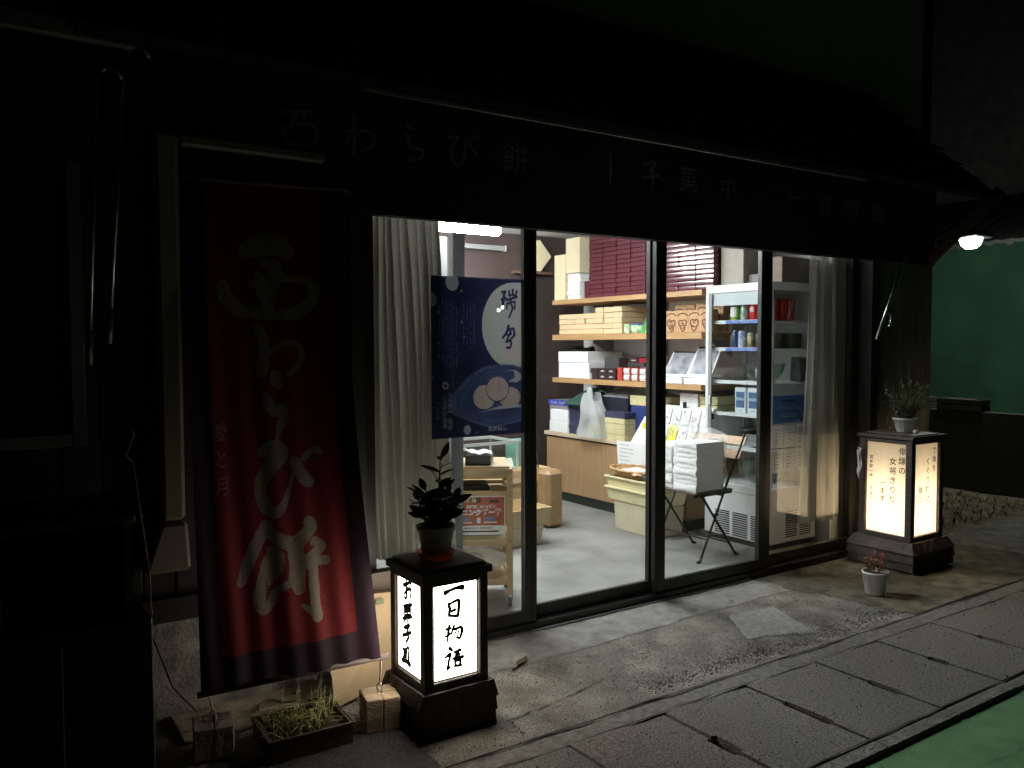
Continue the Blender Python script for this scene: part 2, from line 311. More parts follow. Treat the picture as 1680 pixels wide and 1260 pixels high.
# ------------------------------------------------------------------ shared materials
M_dark = mat('dark_stained_wood', (0.022,0.017,0.014), 0.62, var=0.35, scale=5, stretch=(1,1,8), bump=0.15, bscale=30)
M_hdr = mat('black_fascia_board', (0.012,0.012,0.012), 0.7, var=0.3, scale=3, bump=0.1)
M_alu = mat('dark_bronze_aluminium', (0.035,0.034,0.033), 0.38, metal=0.6, var=0.12, scale=6)
M_glass = glass('window_glass', (0.93,0.95,0.94), 1.52, 3.0)
M_inwall = mat('white_plaster', (0.86,0.85,0.82), 0.8, var=0.08, scale=3, bump=0.05)
M_brown = mat('brown_wall_panel', (0.046,0.029,0.026), 0.65, var=0.2, scale=3, stretch=(1,1,0.3))
M_ceil = mat('ceiling_board', (0.7,0.7,0.7), 0.8, var=0.05)
M_conc = mat('old_concrete_block', (0.30,0.27,0.23), 0.9, var=0.35, scale=9, bump=0.5, bscale=60)
M_tile = mat('dark_roof_tile', (0.03,0.03,0.032), 0.6, var=0.3, scale=8)
M_upper = mat('upper_wall_render', (0.42,0.40,0.34), 0.9, var=0.15, scale=2)
M_iron = mat('corrugated_dark_metal', (0.16,0.17,0.14), 0.62, var=0.25, scale=4, stretch=(1,1,0.4))
M_steel = mat('polished_steel', (0.6,0.6,0.6), 0.22, metal=1.0)
M_black = mat('black_plastic', (0.012,0.012,0.013), 0.45)
M_blackm = mat('black_painted_iron', (0.02,0.019,0.018), 0.42, metal=0.3, var=0.3, scale=20)
M_wood = mat('light_beech_wood', (0.52,0.36,0.19), 0.5, var=0.14, scale=4, stretch=(1,1,10), bump=0.03)
M_shelf = mat('shelf_board_wood', (0.44,0.26,0.12), 0.5, var=0.12, scale=6, stretch=(6,0.6,6))
M_ply = mat('counter_laminate', (0.36,0.22,0.115), 0.5, var=0.12, scale=4, stretch=(10,10,0.6))
M_card = mat('cardboard', (0.50,0.36,0.20), 0.8, var=0.06, scale=5)
M_white = mat('white_card', (0.86,0.86,0.86), 0.55, var=0.02)
M_paper = mat('white_paper', (0.86,0.86,0.86), 0.6, transl=0.15)
M_ink = mat('black_ink', (0.012,0.011,0.012), 0.6)
M_grey_ink = mat('grey_ink', (0.12,0.12,0.13), 0.7)
M_cream = mat('cream_plastic', (0.74,0.66,0.40), 0.42, var=0.05, scale=5)
M_kraft = mat('pale_box_board', (0.55,0.48,0.34), 0.7, var=0.05)
M_film = sheer('clear_film', (0.9,0.9,0.9), 0.28, 0.18, 0.35)
M_cloth = mat('pale_curtain_cloth', (0.40,0.375,0.32), 0.9, var=0.06, scale=60, transl=0.10)

# ------------------------------------------------------------------ ground
def ground_mat():
    m = bpy.data.materials.new('worn_concrete'); m.use_nodes = True
    nt = m.node_tree; N = nt.nodes; L = nt.links; bs = N['Principled BSDF']
    tc = N.new('ShaderNodeTexCoord')
    n1 = N.new('ShaderNodeTexNoise'); n1.inputs['Scale'].default_value = 5.5; n1.inputs['Detail'].default_value = 8
    n2 = N.new('ShaderNodeTexNoise'); n2.inputs['Scale'].default_value = 130; n2.inputs['Detail'].default_value = 9; n2.inputs['Roughness'].default_value = 0.75
    vo = N.new('ShaderNodeTexVoronoi'); vo.inputs['Scale'].default_value = 46
    for n in (n1, n2, vo): L.new(tc.outputs['Object'], n.inputs['Vector'])
    r1 = N.new('ShaderNodeValToRGB'); e = r1.color_ramp.elements; e[0].position = 0.33; e[1].position = 0.7
    e[0].color = (0.13,0.118,0.096,1); e[1].color = (0.34,0.32,0.28,1)
    r2 = N.new('ShaderNodeValToRGB'); e = r2.color_ramp.elements; e[0].position = 0.40; e[1].position = 0.60
    e[0].color = (0.30,0.29,0.28,1); e[1].color = (1.35,1.32,1.26,1)
    mx = N.new('ShaderNodeMix'); mx.data_type = 'RGBA'; mx.blend_type = 'MULTIPLY'; mx.inputs[0].default_value = 1.0
    L.new(n1.outputs['Fac'], r1.inputs[0]); L.new(n2.outputs['Fac'], r2.inputs[0])
    L.new(r1.outputs[0], mx.inputs[6]); L.new(r2.outputs[0], mx.inputs[7]); L.new(mx.outputs[2], bs.inputs['Base Color'])
    bs.inputs['Roughness'].default_value = 0.85
    # pits: the exposed aggregate of worn concrete
    r3 = N.new('ShaderNodeMapRange'); r3.inputs[1].default_value = 0.0; r3.inputs[2].default_value = 0.35
    L.new(vo.outputs['Distance'], r3.inputs[0])
    ad = N.new('ShaderNodeMath'); ad.operation = 'MULTIPLY_ADD'; ad.inputs[1].default_value = 0.7
    L.new(n2.outputs['Fac'], ad.inputs[0]); L.new(r3.outputs[0], ad.inputs[2])
    bp = N.new('ShaderNodeBump'); bp.inputs['Strength'].default_value = 0.55; bp.inputs['Distance'].default_value = 0.012
    L.new(ad.outputs[0], bp.inputs['Height']); L.new(bp.outputs[0], bs.inputs['Normal'])
    return m
M_ground = ground_mat()
M_smooth = mat('trowelled_concrete', (0.245,0.23,0.20), 0.85, var=0.25, scale=11, bump=0.45, bscale=90, detail=9)
M_slab = mat('pavement_slab', (0.185,0.17,0.143), 0.9, var=0.5, scale=120, bump=0.6, bscale=160, detail=9)
M_slab2 = mat('reddish_pavement_slab', (0.19,0.165,0.138), 0.9, var=0.5, scale=120, bump=0.6, bscale=160, detail=9)
M_gap = mat('joint_dirt', (0.035,0.03,0.025), 0.95)
M_kerb = mat('kerb_stone', (0.18,0.165,0.14), 0.85, var=0.3, scale=30, bump=0.6, bscale=90)
M_green = mat('green_road_paint', (0.115,0.265,0.11), 0.8, var=0.12, scale=9, bump=0.25, bscale=120, detail=9)

structure(boxes('ground', M_gap, None, (-60,-60,-0.4, 60,60,-0.035)))
# forecourt between the shop and the slabs, gently uneven
from mathutils import noise as mn
def gz(x, y):
    a = 0.006*mn.noise(Vector((x*1.7, y*1.7, 0))) + 0.0025*mn.noise(Vector((x*9, y*9, 3)))
    worn = max(0, 1-abs(y+0.83-0.02*math.sin(x*5))/0.11)
    if 2.35 < x < 4.25: a -= worn*(0.012+0.02*max(0, mn.noise(Vector((x*28, y*28, 5)))))
    return a
mb = MB()
mb.grid(lambda u, v: Vector((-0.8+9.3*u, -0.93+0.93*v, gz(-0.8+9.3*u, -0.93+0.93*v))), 420, 56)
structure(mb.obj('forecourt', M_ground, None, origin=(0,0,0)))
# bare ground beside the shop
mb = MB(); mb.grid(lambda u, v: Vector((5.9+14*u, 0.0+14*v, 0.01*mn.noise(Vector((u*30, v*30, 0))))), 60, 60)
structure(mb.obj('yard_ground', mat('bare_earth', (0.16,0.13,0.09), 0.95, var=0.4, scale=6, bump=0.6, bscale=30), None, origin=(0,0,0)))
# thin mortar strip with ragged edges between forecourt and slabs
mb = MB()
def strip(y0, y1, zz, seg=300):
    mb.grid(lambda u, v: Vector((-0.8+9.3*u, (y0 if v < .5 else y1) + 0.006*mn.noise(Vector((u*90, v*7, 1))), zz+0.003*mn.noise(Vector((u*70, v*3, 2))))), seg, 1)
strip(-1.040, -0.934, -0.003)
structure(mb.obj('gutter_strip', M_kerb, None, origin=(0,0,0)))
# the pavement: slabs with a hand hole half way along each joint
xs = [-0.57,-0.095,0.38,0.86,1.335,1.813,2.285,2.757,3.23,3.707,4.185,4.66,5.135,5.61,6.085,6.56,7.035,7.51,7.985]
mb = MB()
slots = [(-1.43+random.uniform(-.05,.04), -1.28+random.uniform(-.04,.05), random.uniform(.015,.024)) for _ in xs]
def ragged(pts, a_):
    out = []
    for (x0, y0), (x1, y1) in zip(pts, pts[1:]+pts[:1]):
        n = max(1, int(math.hypot(x1-x0, y1-y0)/.035))
        for k in range(n):
            chip = random.uniform(-a_, a_)*(3.0 if random.random() < .06 else 1.0)
            out.append((x0+(x1-x0)*k/n+chip*(y1 != y0)*.7, y0+(y1-y0)*k/n+chip*(x1 != x0)*.7))
    return out
for i, (a, b) in enumerate(zip(xs, xs[1:])):
    g = 0.0055; y0, y1 = -1.632, -1.05; tilt = random.uniform(-0.005, 0.005); (h0, h1, hd), (k0, k1, kd) = slots[i], slots[i+1]
    out = [(a+g,y0),(b-g,y0),(b-g,k0),(b-kd,k0+.01),(b-kd,k1-.01),(b-g,k1),(b-g,y1),(a+g,y1),(a+g,h1),(a+hd,h1-.01),(a+hd,h0+.01),(a+g,h0)]
    mb.slab([(x, y, tilt*(1 if x > (a+b)/2 else -1)) for x, y in ragged(out, .0022)], (0,0,1), 0.034, 1 if i in (10, 5) else 0)
structure(mb.obj('pavement', [M_slab, M_slab2], None, origin=(0,0,0)))
mb = MB()
for a, b in zip(xs, xs[1:]): mb.box(a+.003, -1.708, -0.03, b-.003, -1.642, random.uniform(-0.003, 0.003), bev=0.006)
structure(mb.obj('kerb', M_kerb, None, origin=(0,0,0)))
mb = MB()
mb.grid(lambda u, v: Vector((-30+60*u, -30+28.288*v, -0.016+0.002*mn.noise(Vector((u*200, v*90, 0))))), 240, 110)
structure(mb.obj('road', M_green, None, origin=(0,0,0)))
# cracks in the paint and concrete are raised dark seams of dirt
def crack(name, pts, w, m, z):
    mb = MB(); prev = None; q = []
    for a, b in zip(pts, pts[1:]):
        for k in range(9):
            t = k/9; q.append((a[0]*(1-t)+b[0]*t+random.uniform(-.006,.006), a[1]*(1-t)+b[1]*t+random.uniform(-.006,.006)))
    q.append(pts[-1])
    for i, (x, y) in enumerate(q):
        c = q[min(i+1, len(q)-1)]; d = q[max(i-1, 0)]; t = Vector((c[0]-d[0], c[1]-d[1])).normalized(); n = Vector((-t.y, t.x)); ww = w*max(.04, random.uniform(-.15, .85)*(.6+.6*abs(mn.noise(Vector((x*3, y*3, 2))))))
        cur = [mb.bm.verts.new((x+n.x*ww, y+n.y*ww, z+(gz(x, y) if z > 0 else 0))), mb.bm.verts.new((x-n.x*ww, y-n.y*ww, z+(gz(x, y) if z > 0 else 0)))]
        if prev: mb.bm.faces.new((prev[0], cur[0], cur[1], prev[1]))
        prev = cur
    return structure(mb.obj(name, m, None, origin=(0,0,0)))
crack('forecourt_crack', [(1.25,-0.62),(1.74,-0.76),(2.05,-0.72),(2.3,-0.66)], 0.010, M_gap, 0.004)
crack('forecourt_crack', [(1.744,-0.76),(1.73,-0.86),(1.735,-0.93)], 0.010, M_gap, 0.0045)
crack('forecourt_crack', [(3.7,-0.62),(4.2,-0.72),(4.75,-0.84)], 0.004, M_gap, 0.004)
crack('road_crack', [(2.62,-1.73),(2.68,-1.9),(2.7,-2.2),(2.9,-2.6)], 0.006, M_gap, -0.011)
crack('road_crack', [(2.72,-1.98),(3.0,-1.95),(3.5,-2.0),(4.1,-1.95),(4.8,-2.02)], 0.004, M_gap, -0.0115)
crack('strip_crack', [(-0.7,-0.938),(1.0,-0.94),(2.2,-0.937),(3.4,-0.94),(4.6,-0.938),(8,-0.94)], 0.012, M_gap, 0.0035)
crack('strip_crack', [(-0.7,-1.04),(1.0,-1.042),(2.2,-1.04),(3.4,-1.043),(4.6,-1.04),(8,-1.04)], 0.012, M_gap, 0.0035)
crack('kerb_crack', [(-0.7,-1.638),(1.0,-1.637),(2.2,-1.638),(3.4,-1.637),(4.6,-1.637),(8,-1.638)], 0.010, M_gap, 0.0045)
# the repaired square of smoother concrete
mb = MB()
def patch(u, v):
    a = Vector((3.20,-.68)).lerp(Vector((3.56,-.79)), u); b = Vector((3.40,-.385)).lerp(Vector((3.73,-.41)), u); p = a.lerp(b, v)
    rg = .03*mn.noise(Vector((u*9, v*9, 7))) if min(u, v, 1-u, 1-v) < .01 else 0
    x, y = p.x+rg, p.y+rg; return Vector((x, y, gz(x, y)+.003))
mb.grid(patch, 24, 24)
structure(mb.obj('concrete_patch', mat('repair_mortar', (0.30,0.29,0.265), 0.85, var=0.18, scale=30, bump=0.5, bscale=110), None, origin=(0,0,0)))
mb = MB()
def apron(u, v):
    x = 1.42+3.8*u; y = -0.30+0.03*math.sin(x*2.1)+.018*mn.noise(Vector((u*13, 0, 4)))+.008*mn.noise(Vector((u*60, 0, 9))); y = y+(-.023-y)*v
    return Vector((x, y, gz(x, y)+.0025+.006*v))
mb.grid(apron, 260, 10)
structure(mb.obj('threshold_apron', M_smooth, None, origin=(0,0,0)))
# dirty brown ground round the tall lantern
mb = MB()
def dirt(u, v):
    e = .05*mn.noise(Vector((v*6, 3, 1)))+.03*mn.noise(Vector((v*23, 8, 1)))
    x = 4.02+e+.25*(1-v)+(1.9-e)*u; y = -.93+.905*v; return Vector((x, y, gz(x, y)+(.0045 if y > -.33 else .0035)+.006*max(0, v-.66)/.34))
mb.grid(dirt, 60, 40)
structure(mb.obj('dirt_ground', mat('mossy_dirt', (.125,.112,.075), .9, var=.5, scale=9, bump=.5, bscale=110, detail=9), None, origin=(0,0,0)))
# near-black sheet over the forecourt on the left, in front of the blocks
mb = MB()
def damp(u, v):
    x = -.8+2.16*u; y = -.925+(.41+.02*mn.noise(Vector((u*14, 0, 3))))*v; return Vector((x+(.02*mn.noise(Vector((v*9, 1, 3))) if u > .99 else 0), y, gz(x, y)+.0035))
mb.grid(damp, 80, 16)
structure(mb.obj('dark_ground', mat('near_black_ground', (.028,.026,.023), .75, var=.4, scale=40, bump=.5, bscale=120), None, origin=(0,0,0)))
# broken stones where the concrete edge has worn away
mb = MB()
for i in range(1500):
    x = random.uniform(2.4, 4.25); y = -0.83+0.02*math.sin(x*5)+random.gauss(0, 0.042)
    if y < -0.93: continue
    s_ = random.uniform(.0025, .0085); c = Vector((x, y, gz(x, y)-s_*.15))
    vs = []
    for k in range(6):
        d = Vector(((1,0,0),(-1,0,0),(0,1,0),(0,-1,0),(0,0,1),(0,0,-1))[k])*s_*random.uniform(.6, 1.2)
        vs.append(mb.bm.verts.new(c+d))
    for q in ((0,2,4),(2,1,4),(1,3,4),(3,0,4),(2,0,5),(1,2,5),(3,1,5),(0,3,5)): mb.bm.faces.new([vs[j] for j in q])
o = mb.obj('gravel', M_kerb, None, origin=(0,0,0)); tag(o, 'small broken stones along the worn edge of the concrete', 'gravel', kind='stuff')
# loose grit on the forecourt and in the joints
mb = MB()
for i in range(1900):
    x = random.uniform(1.3, 5.2); y = random.choice((random.uniform(-.93,-.1), random.uniform(-.93,-.4), random.uniform(-1.63,-1.04))); s_ = random.uniform(.0012, .0042)
    c = Vector((x, y, (gz(x, y) if y > -.93 else 0.002)+s_*.5)); vs = [mb.bm.verts.new(c+Vector(d)*s_*random.uniform(.6, 1.3)) for d in ((1,0,0),(-1,0,0),(0,1,0),(0,-1,0),(0,0,1),(0,0,-1))]
    mi = random.choice((0,0,0,1))
    for q in ((0,2,4),(2,1,4),(1,3,4),(3,0,4),(2,0,5),(1,2,5),(3,1,5),(0,3,5)): mb.bm.faces.new([vs[j] for j in q]).material_index = mi
o = mb.obj('grit', [mat('dark_grit', (.03,.027,.023), .9), mat('pale_grit', (.36,.33,.28), .9)], None, origin=(0,0,0), flip=False); tag(o, 'fine loose grit scattered over the concrete and the slabs', 'grit', kind='stuff')
# a broken piece of tile lying on the concrete
mb = MB(); mb.hexa([(2.055,-.345,.006),(2.135,-.33,.006),(2.15,-.285,.006),(2.075,-.29,.006)], [(2.065,-.34,.03),(2.128,-.328,.038),(2.142,-.29,.034),(2.082,-.296,.028)], bev=.004).jitter(.0015)
mb.hexa([(2.02,-.37,.006),(2.06,-.36,.006),(2.07,-.335,.006),(2.03,-.345,.006)], [(2.022,-.368,.014),(2.056,-.358,.016),(2.066,-.337,.013),(2.032,-.347,.012)])
for v in mb.bm.verts: v.co.z += .006
tag(mb.obj('tile_fragment', mat('broken_tile', (.30,.27,.23), .8, var=.2, scale=40), None), 'broken grey tile fragment lying on the concrete in front of the doors', 'debris')
for i, (x, y) in enumerate(((3.62,-0.23),(3.30,-0.21),(2.62,-0.55),(3.9,-0.42))):
    mb = MB(); mb.leaf((x, y, gz(x, y)+.011), (random.uniform(-1,1), random.uniform(-1,1), 0.0), (0,0,1), 0.04, 0.022, 0.06)
    tag(mb.obj('dead_leaf', mat('dead_leaf_brown', (.10,.07,.035), .8), None), ('curled brown leaf on the concrete beside the pale repair square','brown leaf lying close under the door sill','brown leaf in the middle of the worn concrete','dry leaf on the concrete towards the tall lantern')[i], 'leaf', 'dead leaves on the concrete')

# ------------------------------------------------------------------ the shop building
B = thing('shop_building', 'dark two storey wooden sweet shop with four lit glass sliding doors', 'shop', (3.3, 0, 0))
XB = 5.93
boxes('lintel', M_hdr, B, (-1.2,-0.05,2.012, XB,0.012,2.62))
boxes('transom', M_dark, B, (1.42,0.013,2.095, 5.26,0.16,2.62))
boxes('interior_floor', mat('shop_floor_concrete', (.215,.213,.198), .55, var=.25, scale=3, bump=.06, bscale=50, rvar=.12), B, (1.3,0.102,-.02, 5.4,3.2,0.06))
boxes('back_wall', M_brown, B, (1.3,2.88,0.06, 5.4,3.0,2.5))
boxes('side_wall', M_inwall, B, (5.04,0.16,0.06, 5.2,2.88,2.5))
boxes('side_wall', M_inwall, B, (1.3,0.16,0.06, 1.42,2.88,2.5))
boxes('ceiling', M_ceil, B, (1.42,0.17,2.44, 5.04,2.88,2.5))
boxes('threshold', M_alu, B, (1.42,0.0,-.02, 5.26,0.10,0.045), (1.482,.026,.045,5.178,.034,.05), (1.482,.068,.045,5.178,.076,.05))
boxes('threshold_lip', mat('grey_metal_lip', (.25,.25,.25), .4, metal=.7), B, (1.46,-0.022,0.0, 4.02,-0.003,0.016))
# left wall of vertical boards on a concrete plinth
mb = MB(); x = -1.2
while x < 1.40:
    w = random.uniform(.11, .15); mb.box(x, -0.02-random.uniform(0,.006), 0.42, min(x+w-.004, 1.418), 0.09, 2.01, bev=.003); x += w
mb.obj('board_wall', M_dark, B)
boxes('plinth', M_conc, B, (0.60,-0.03,-.03, 1.418,0.1,0.415), bev=.006)
boxes('plinth_cap', M_dark, B, (-0.2,-0.07,0.40, 0.86,-0.032,0.49))
boxes('door_post', M_dark, B, (1.42,-0.045,0.046, 1.48,0.155,2.011))
boxes('window_ledge', mat('ledge_wood', (.09,.06,.045), .6, var=.2, scale=6), B, (1.482,-0.07,0.02, 1.70,-0.004,0.455))
boxes('door_post', M_dark, B, (5.18,-0.045,0.046, 5.26,0.155,2.011))
# right wall: fine corrugated metal
mb = MB(); n = 150; x0, x1 = 5.262, XB
mb.grid(lambda u, v: Vector((x0+(x1-x0)*u, -0.03+0.009*math.sin(u*2*math.pi*19), 2.02*v)), n, 1)
mb.grid(lambda u, v: Vector((XB+0.004+0.009*math.sin(u*2*math.pi*80), 0.0+3.0*u, 2.02*v)), 320, 1)
mb.obj('metal_wall', M_iron, B)
# pent roof over the doors with rows of tiles, and its pale metal edge
mb = MB(); rows = 7
for k in range(rows):
    t0, t1 = k/rows, (k+1)/rows
    y0, z0 = -0.52+0.52*t0, 2.42+0.72*t0; y1, z1 = -0.52+0.52*t1+.05, 2.42+0.72*t1-.01
    xr0 = XB-0.05-0.65*t0; xr1 = XB-0.05-0.65*t1
    xa = 0.35; m_ = 46
    mb.grid(lambda u, v: Vector((xa+(xr0+(xr1-xr0)*v-xa)*u, y0+(y1-y0)*v, z0+(z1-z0)*v+0.025+0.012*math.sin(u*2*math.pi*m_/2)-.012*v)), m_*4, 1)
mb.hexa([(0.35,-0.51,2.395),(XB-.05,-0.51,2.395),(XB-.05,0.0,2.6),(0.35,0.0,2.6)], [(0.35,-0.52,2.43),(XB-.05,-0.52,2.43),(XB-.7,0.0,3.1),(0.35,0.0,3.1)])
mb.obj('pent_roof', M_tile, B)
boxes('roof_edge_trim', mat('pale_flashing', (.55,.55,.52), .35, metal=.7, var=.15, scale=5), B, (1.275,-0.532,2.372, 4.352,-0.522,2.386))
boxes('upper_wall', M_upper, B, (-1.2,0.02,2.63, XB-.08,0.2,5.6))
boxes('corner_board', M_dark, B, (XB-.078,0.0,2.63, XB,0.3,5.6))
# brace under the eave on the right
mb = MB(); mb.tube([(5.87,-0.02,2.02),(5.93,-0.5,2.48)], .045, 4); mb.obj('eave_brace', mat('brown_brace_wood', (.05,.03,.024), .8), B)
boxes('rain_duct', mat('cream_duct', (.25,.21,.155), .5), B, (0.735,-0.085,2.196, 1.30,-0.032,2.236), bev=.008)
# four sliding doors on two tracks
def leaf_door(x0, x1, yo, sl, sr, extra=None):
    d = MB(); z0, z1 = 0.051, 2.09
    d.box(x0, yo-.016, z0, x0+sl, yo+.016, z1, bev=.002); d.box(x1-sr, yo-.016, z0, x1, yo+.016, z1, bev=.002)
    d.box(x0+sl, yo-.014, z0, x1-sr, yo+.014, z0+.060, bev=.002); d.box(x0+sl, yo-.014, z1-.04, x1-sr, yo+.014, z1, bev=.002)
    for xx in (x0+sl*.36, x1-sr*.36): d.box(xx-.003, yo-.0185, z0+.02, xx+.003, yo-.0162, z1-.02)
    o = d.obj('sliding_door', M_alu, B)
    g = MB(); g.poly([(x0+sl-.002, yo, z0+.058), (x1-sr+.002, yo, z0+.058), (x1-sr+.002, yo, z1-.038), (x0+sl-.002, yo, z1-.038)])
    g.obj('glass_pane', M_glass, o)
    return o
YO, YI = 0.030, 0.072
d1 = leaf_door(1.482, 2.430, YO, .070, .074)
d2 = leaf_door(2.400, 3.330, YI, .063, .092)
d3 = leaf_door(3.245, 4.200, YO, .080, .077)
d4 = leaf_door(4.190, 5.178, YI, .087, .068)
boxes('door_pull', M_blackm, d3, (3.262,.0105,.86, 3.284,.0138,1.02))
# ------------------------------------------------------------------ lamps inside the shop
def tube_lamp(c, ln, rot, label, estr):
    t = thing('strip_light', label, 'ceiling lamp', c, rot, 'strip lights on the shop ceiling')
    a = ln/2; mb = MB(); mb.hexa([(-a-.02,-.05,.036),(a+.02,-.05,.036),(a+.02,.05,.036),(-a-.02,.05,.036)], [(-a-.02,-.03,.085),(a+.02,-.03,.085),(a+.02,.03,.085),(-a-.02,.03,.085)])
    for xx in (-a+.2, a-.2): mb.box(xx-.01, -.01, .0852, xx+.01, .01, 2.44-c[2])
    mb.obj('housing', mat('white_enamel', (.8,.8,.8), .4), t, local=True)
    for xx in (-a-.018, a+.002): mb = MB(); mb.box(xx, -.02, -.022, xx+.016, .02, .0355); mb.obj('lamp_holder', M_white, t, local=True)
    mb = MB(); mb.tube([(-a,0,0),(a,0,0)], .042, 14); mb.obj('tube', mat('lit_tube' if estr > 100 else 'lit_tube_glow', (1,1,1), .5, emit=(0.93,0.99,1.0), estr=estr), t, local=True)
    return t
tube_lamp((2.96,2.10,2.333), 1.19, 0, 'lit white strip light seen at the top of the glass next to the left curtain', 112)
tube_lamp((3.0,1.15,2.365), 1.24, 0, 'lit white strip light near the sliding doors, hidden by the black lintel', 94)
t = thing('wall_strip_light', 'unlit white strip light fixed high on the dark back wall', 'wall lamp', (3.85,2.85,2.27))
mb = MB(); mb.box(3.58,2.82,2.275,4.10,2.878,2.318, bev=.006); mb.obj('diffuser', mat('dull_white_diffuser', (.22,.22,.22), .6), t)
for xx in (3.57, 4.102): boxes('end_cap', mat('grey_plastic', (.45,.45,.45), .5), t, (xx, 2.815, 2.27, xx+.008, 2.878, 2.322))

# ------------------------------------------------------------------ curtains
def curtain(name, label, x0, x1, xb0, xb1, y, z0, z1, folds, amp, gather=0.0, z0b=None, m=None):
    mb = MB()
    ph = [random.uniform(0, 6.28) for _ in range(6)]
    def f(u, v):
        t = 1-v
        sh = 1+0.0*t
        uu = u+0.018*math.sin(u*folds*2*math.pi*0.5+ph[0])*t+.030*math.sin(u*7+ph[4])*(.4+t)+.012*math.sin(u*19+t*3+ph[5])
        xa, xb = x0+(xb0-x0)*t, x1+(xb1-x1)*t
        a = amp*(0.55+0.75*t)
        d = a*math.sin(uu*folds*2*math.pi+ph[1]+0.7*math.sin(t*2+ph[2])) + a*.45*math.sin(uu*folds*2*math.pi*.47+ph[3]+t*1.6)
        if t < .12: d *= .75+.25*t/.12; d += .005*math.sin(uu*folds*4*math.pi)
        zb = z0+((z0b if z0b is not None else z0)-z0)*u
        return Vector((xa+(xb-xa)*uu + .010*math.sin(t*5+u*9), y+d, z1+(zb-z1)*t))
    mb.grid(f, int(folds*16), 40)
    return tag(mb.obj(name, m or M_cloth, None, flip=False), label, 'curtain')
curtain('curtain', 'pale curtain bunched behind the left sliding door beside the blue poster', 1.50,1.965,1.50,2.05,.175,.50,2.06,12,.042, z0b=.28)
curtain('curtain', 'pale curtain gathered behind the right sliding door by the fridge', 4.80,5.11,4.74,5.13,.165,.235,2.055,6,.022, m=mat('sheer_curtain_cloth', (.74,.72,.66), .9, transl=.55))
boxes('curtain_shelf', M_white, None, (1.50,.24,.42, 1.63,.30,.535)); tag(bpy.data.objects['curtain_shelf'], 'white box standing under the end of the left curtain', 'box'); bpy.data.objects['curtain_shelf'].name = 'white_box'

# ------------------------------------------------------------------ poster on the inside of the left door
K = (3.381+.037)/3.381
def pp(x, z): return x*K, 1.45+(z-1.45)*K
YP = .0385
x0, z0 = pp(1.828, 1.012); x1, z1 = pp(2.352, 1.766)
def ell(cx, cz, rx, rz, a0=0, a1=360, n=48): return [(cx+rx*math.cos(rad(a0+(a1-a0)*k/n)), cz+rz*math.sin(rad(a0+(a1-a0)*k/n))) for k in range(n if a1-a0 == 360 else n+1)]
layers = []     # (material slot, mesh builder in the x, z plane): printed one after the other into the sheet's cells
def ink(slot):
    mb = MB(); layers.append((slot, mb)); return mb
def fill(slot, pts): ink(slot).poly([(pp(x, z)[0], 0, pp(x, z)[1]) for x, z in pts])
fill(1, [(2.353,1.747)]+ell(2.295,1.540,.192,.207,86,275)+[(2.353,1.333)])
plate = [(1.937,1.21),(2.02,1.29),(2.105,1.335),(2.20,1.35),(2.29,1.342),(2.353,1.325),(2.353,1.082),(2.29,1.07),(2.14,1.055),(2.03,1.09),(1.935,1.13)]
fill(3, plate)
cx, cz = 2.17, 1.195
for sc_, sl in ((.93,2),(.82,3),(.79,2)): fill(sl, [(min(2.353, cx+(x-cx)*sc_+.01), cz+(z-cz)*sc_) for x, z in plate])
fill(5, [(2.24,1.325),(2.285,1.318),(2.318,1.30),(2.325,1.285),(2.30,1.272),(2.25,1.268),(2.30,1.264),(2.335,1.282),(2.325,1.305),(2.29,1.325)])
for cx, cz, rx, rz in ((2.115,1.197,.062,.056),(2.262,1.190,.062,.05),(2.190,1.235,.063,.056)):
    fill(7, ell(cx, cz-.003, rx+.003, rz+.003)); fill(4, ell(cx, cz, rx, rz))
fill(5, [(2.07,1.12),(2.16,1.135),(2.353,1.142),(2.353,1.155),(2.2,1.15)])
for cx, cz, r in ((1.941,1.738,.035),(2.019,1.046,.020),(1.99,1.700,.006),(1.868,1.60,.006),(1.99,1.555,.006),(1.868,1.455,.005),(2.005,1.485,.004),(1.865,1.395,.006),(2.07,1.03,.004),(1.835,1.30,.005),(1.829,1.655,.03)): fill(5, ell(cx, cz, r, r*1.1, n=20))
for k in range(8): fill(5, ell(1.902+.0125*math.cos(k*math.pi/4), 1.258+.014*math.sin(k*math.pi/4), .006, .0068, n=10))
fill(0, ell(1.902,1.258,.004,.004,n=10))
fill(6, [(2.245,1.375),(2.30,1.375),(2.30,1.45),(2.245,1.45)])
brush(ink(7), POSTER, fat=1.35, fn=lambda x, z, l: Vector((pp(x, z)[0], 0, pp(x, z)[1])))
for txt, x, z, sz in (('大福餅半山国橋', 1.926, 1.212, .026), ('正法寺御用達', 1.897, 1.208, .028), ('わらび餅', 1.862, 1.175, .023)):
    p = pp(x, z); write(ink(5), txt, sz, (p[0], 0, p[1]), (1,0,0), (0,0,1), vertical=True, step=1.0)
p = pp(2.19, 1.042); write(ink(5), 'たかはし', .028, (p[0], 0, p[1]), (1,0,0), (0,0,1), bold=.0008)
for k in range(11):   # long columns of type too fine to read: broken hairlines
    x = 1.872+.0185*k+random.uniform(-.002,.002); z = 1.655+random.uniform(-.004,.004); ze = (1.40,1.36,1.31,1.30,1.27,1.34,1.45,1.44,1.46,1.43,1.42)[k]
    while z > ze and k != 6:
        h = random.uniform(.004,.008)
        if random.random() < .6: fill(8, [(x-.0022,z-h),(x+.0022,z-h),(x+.0022,z),(x-.0022,z)])
        z -= h+.0035
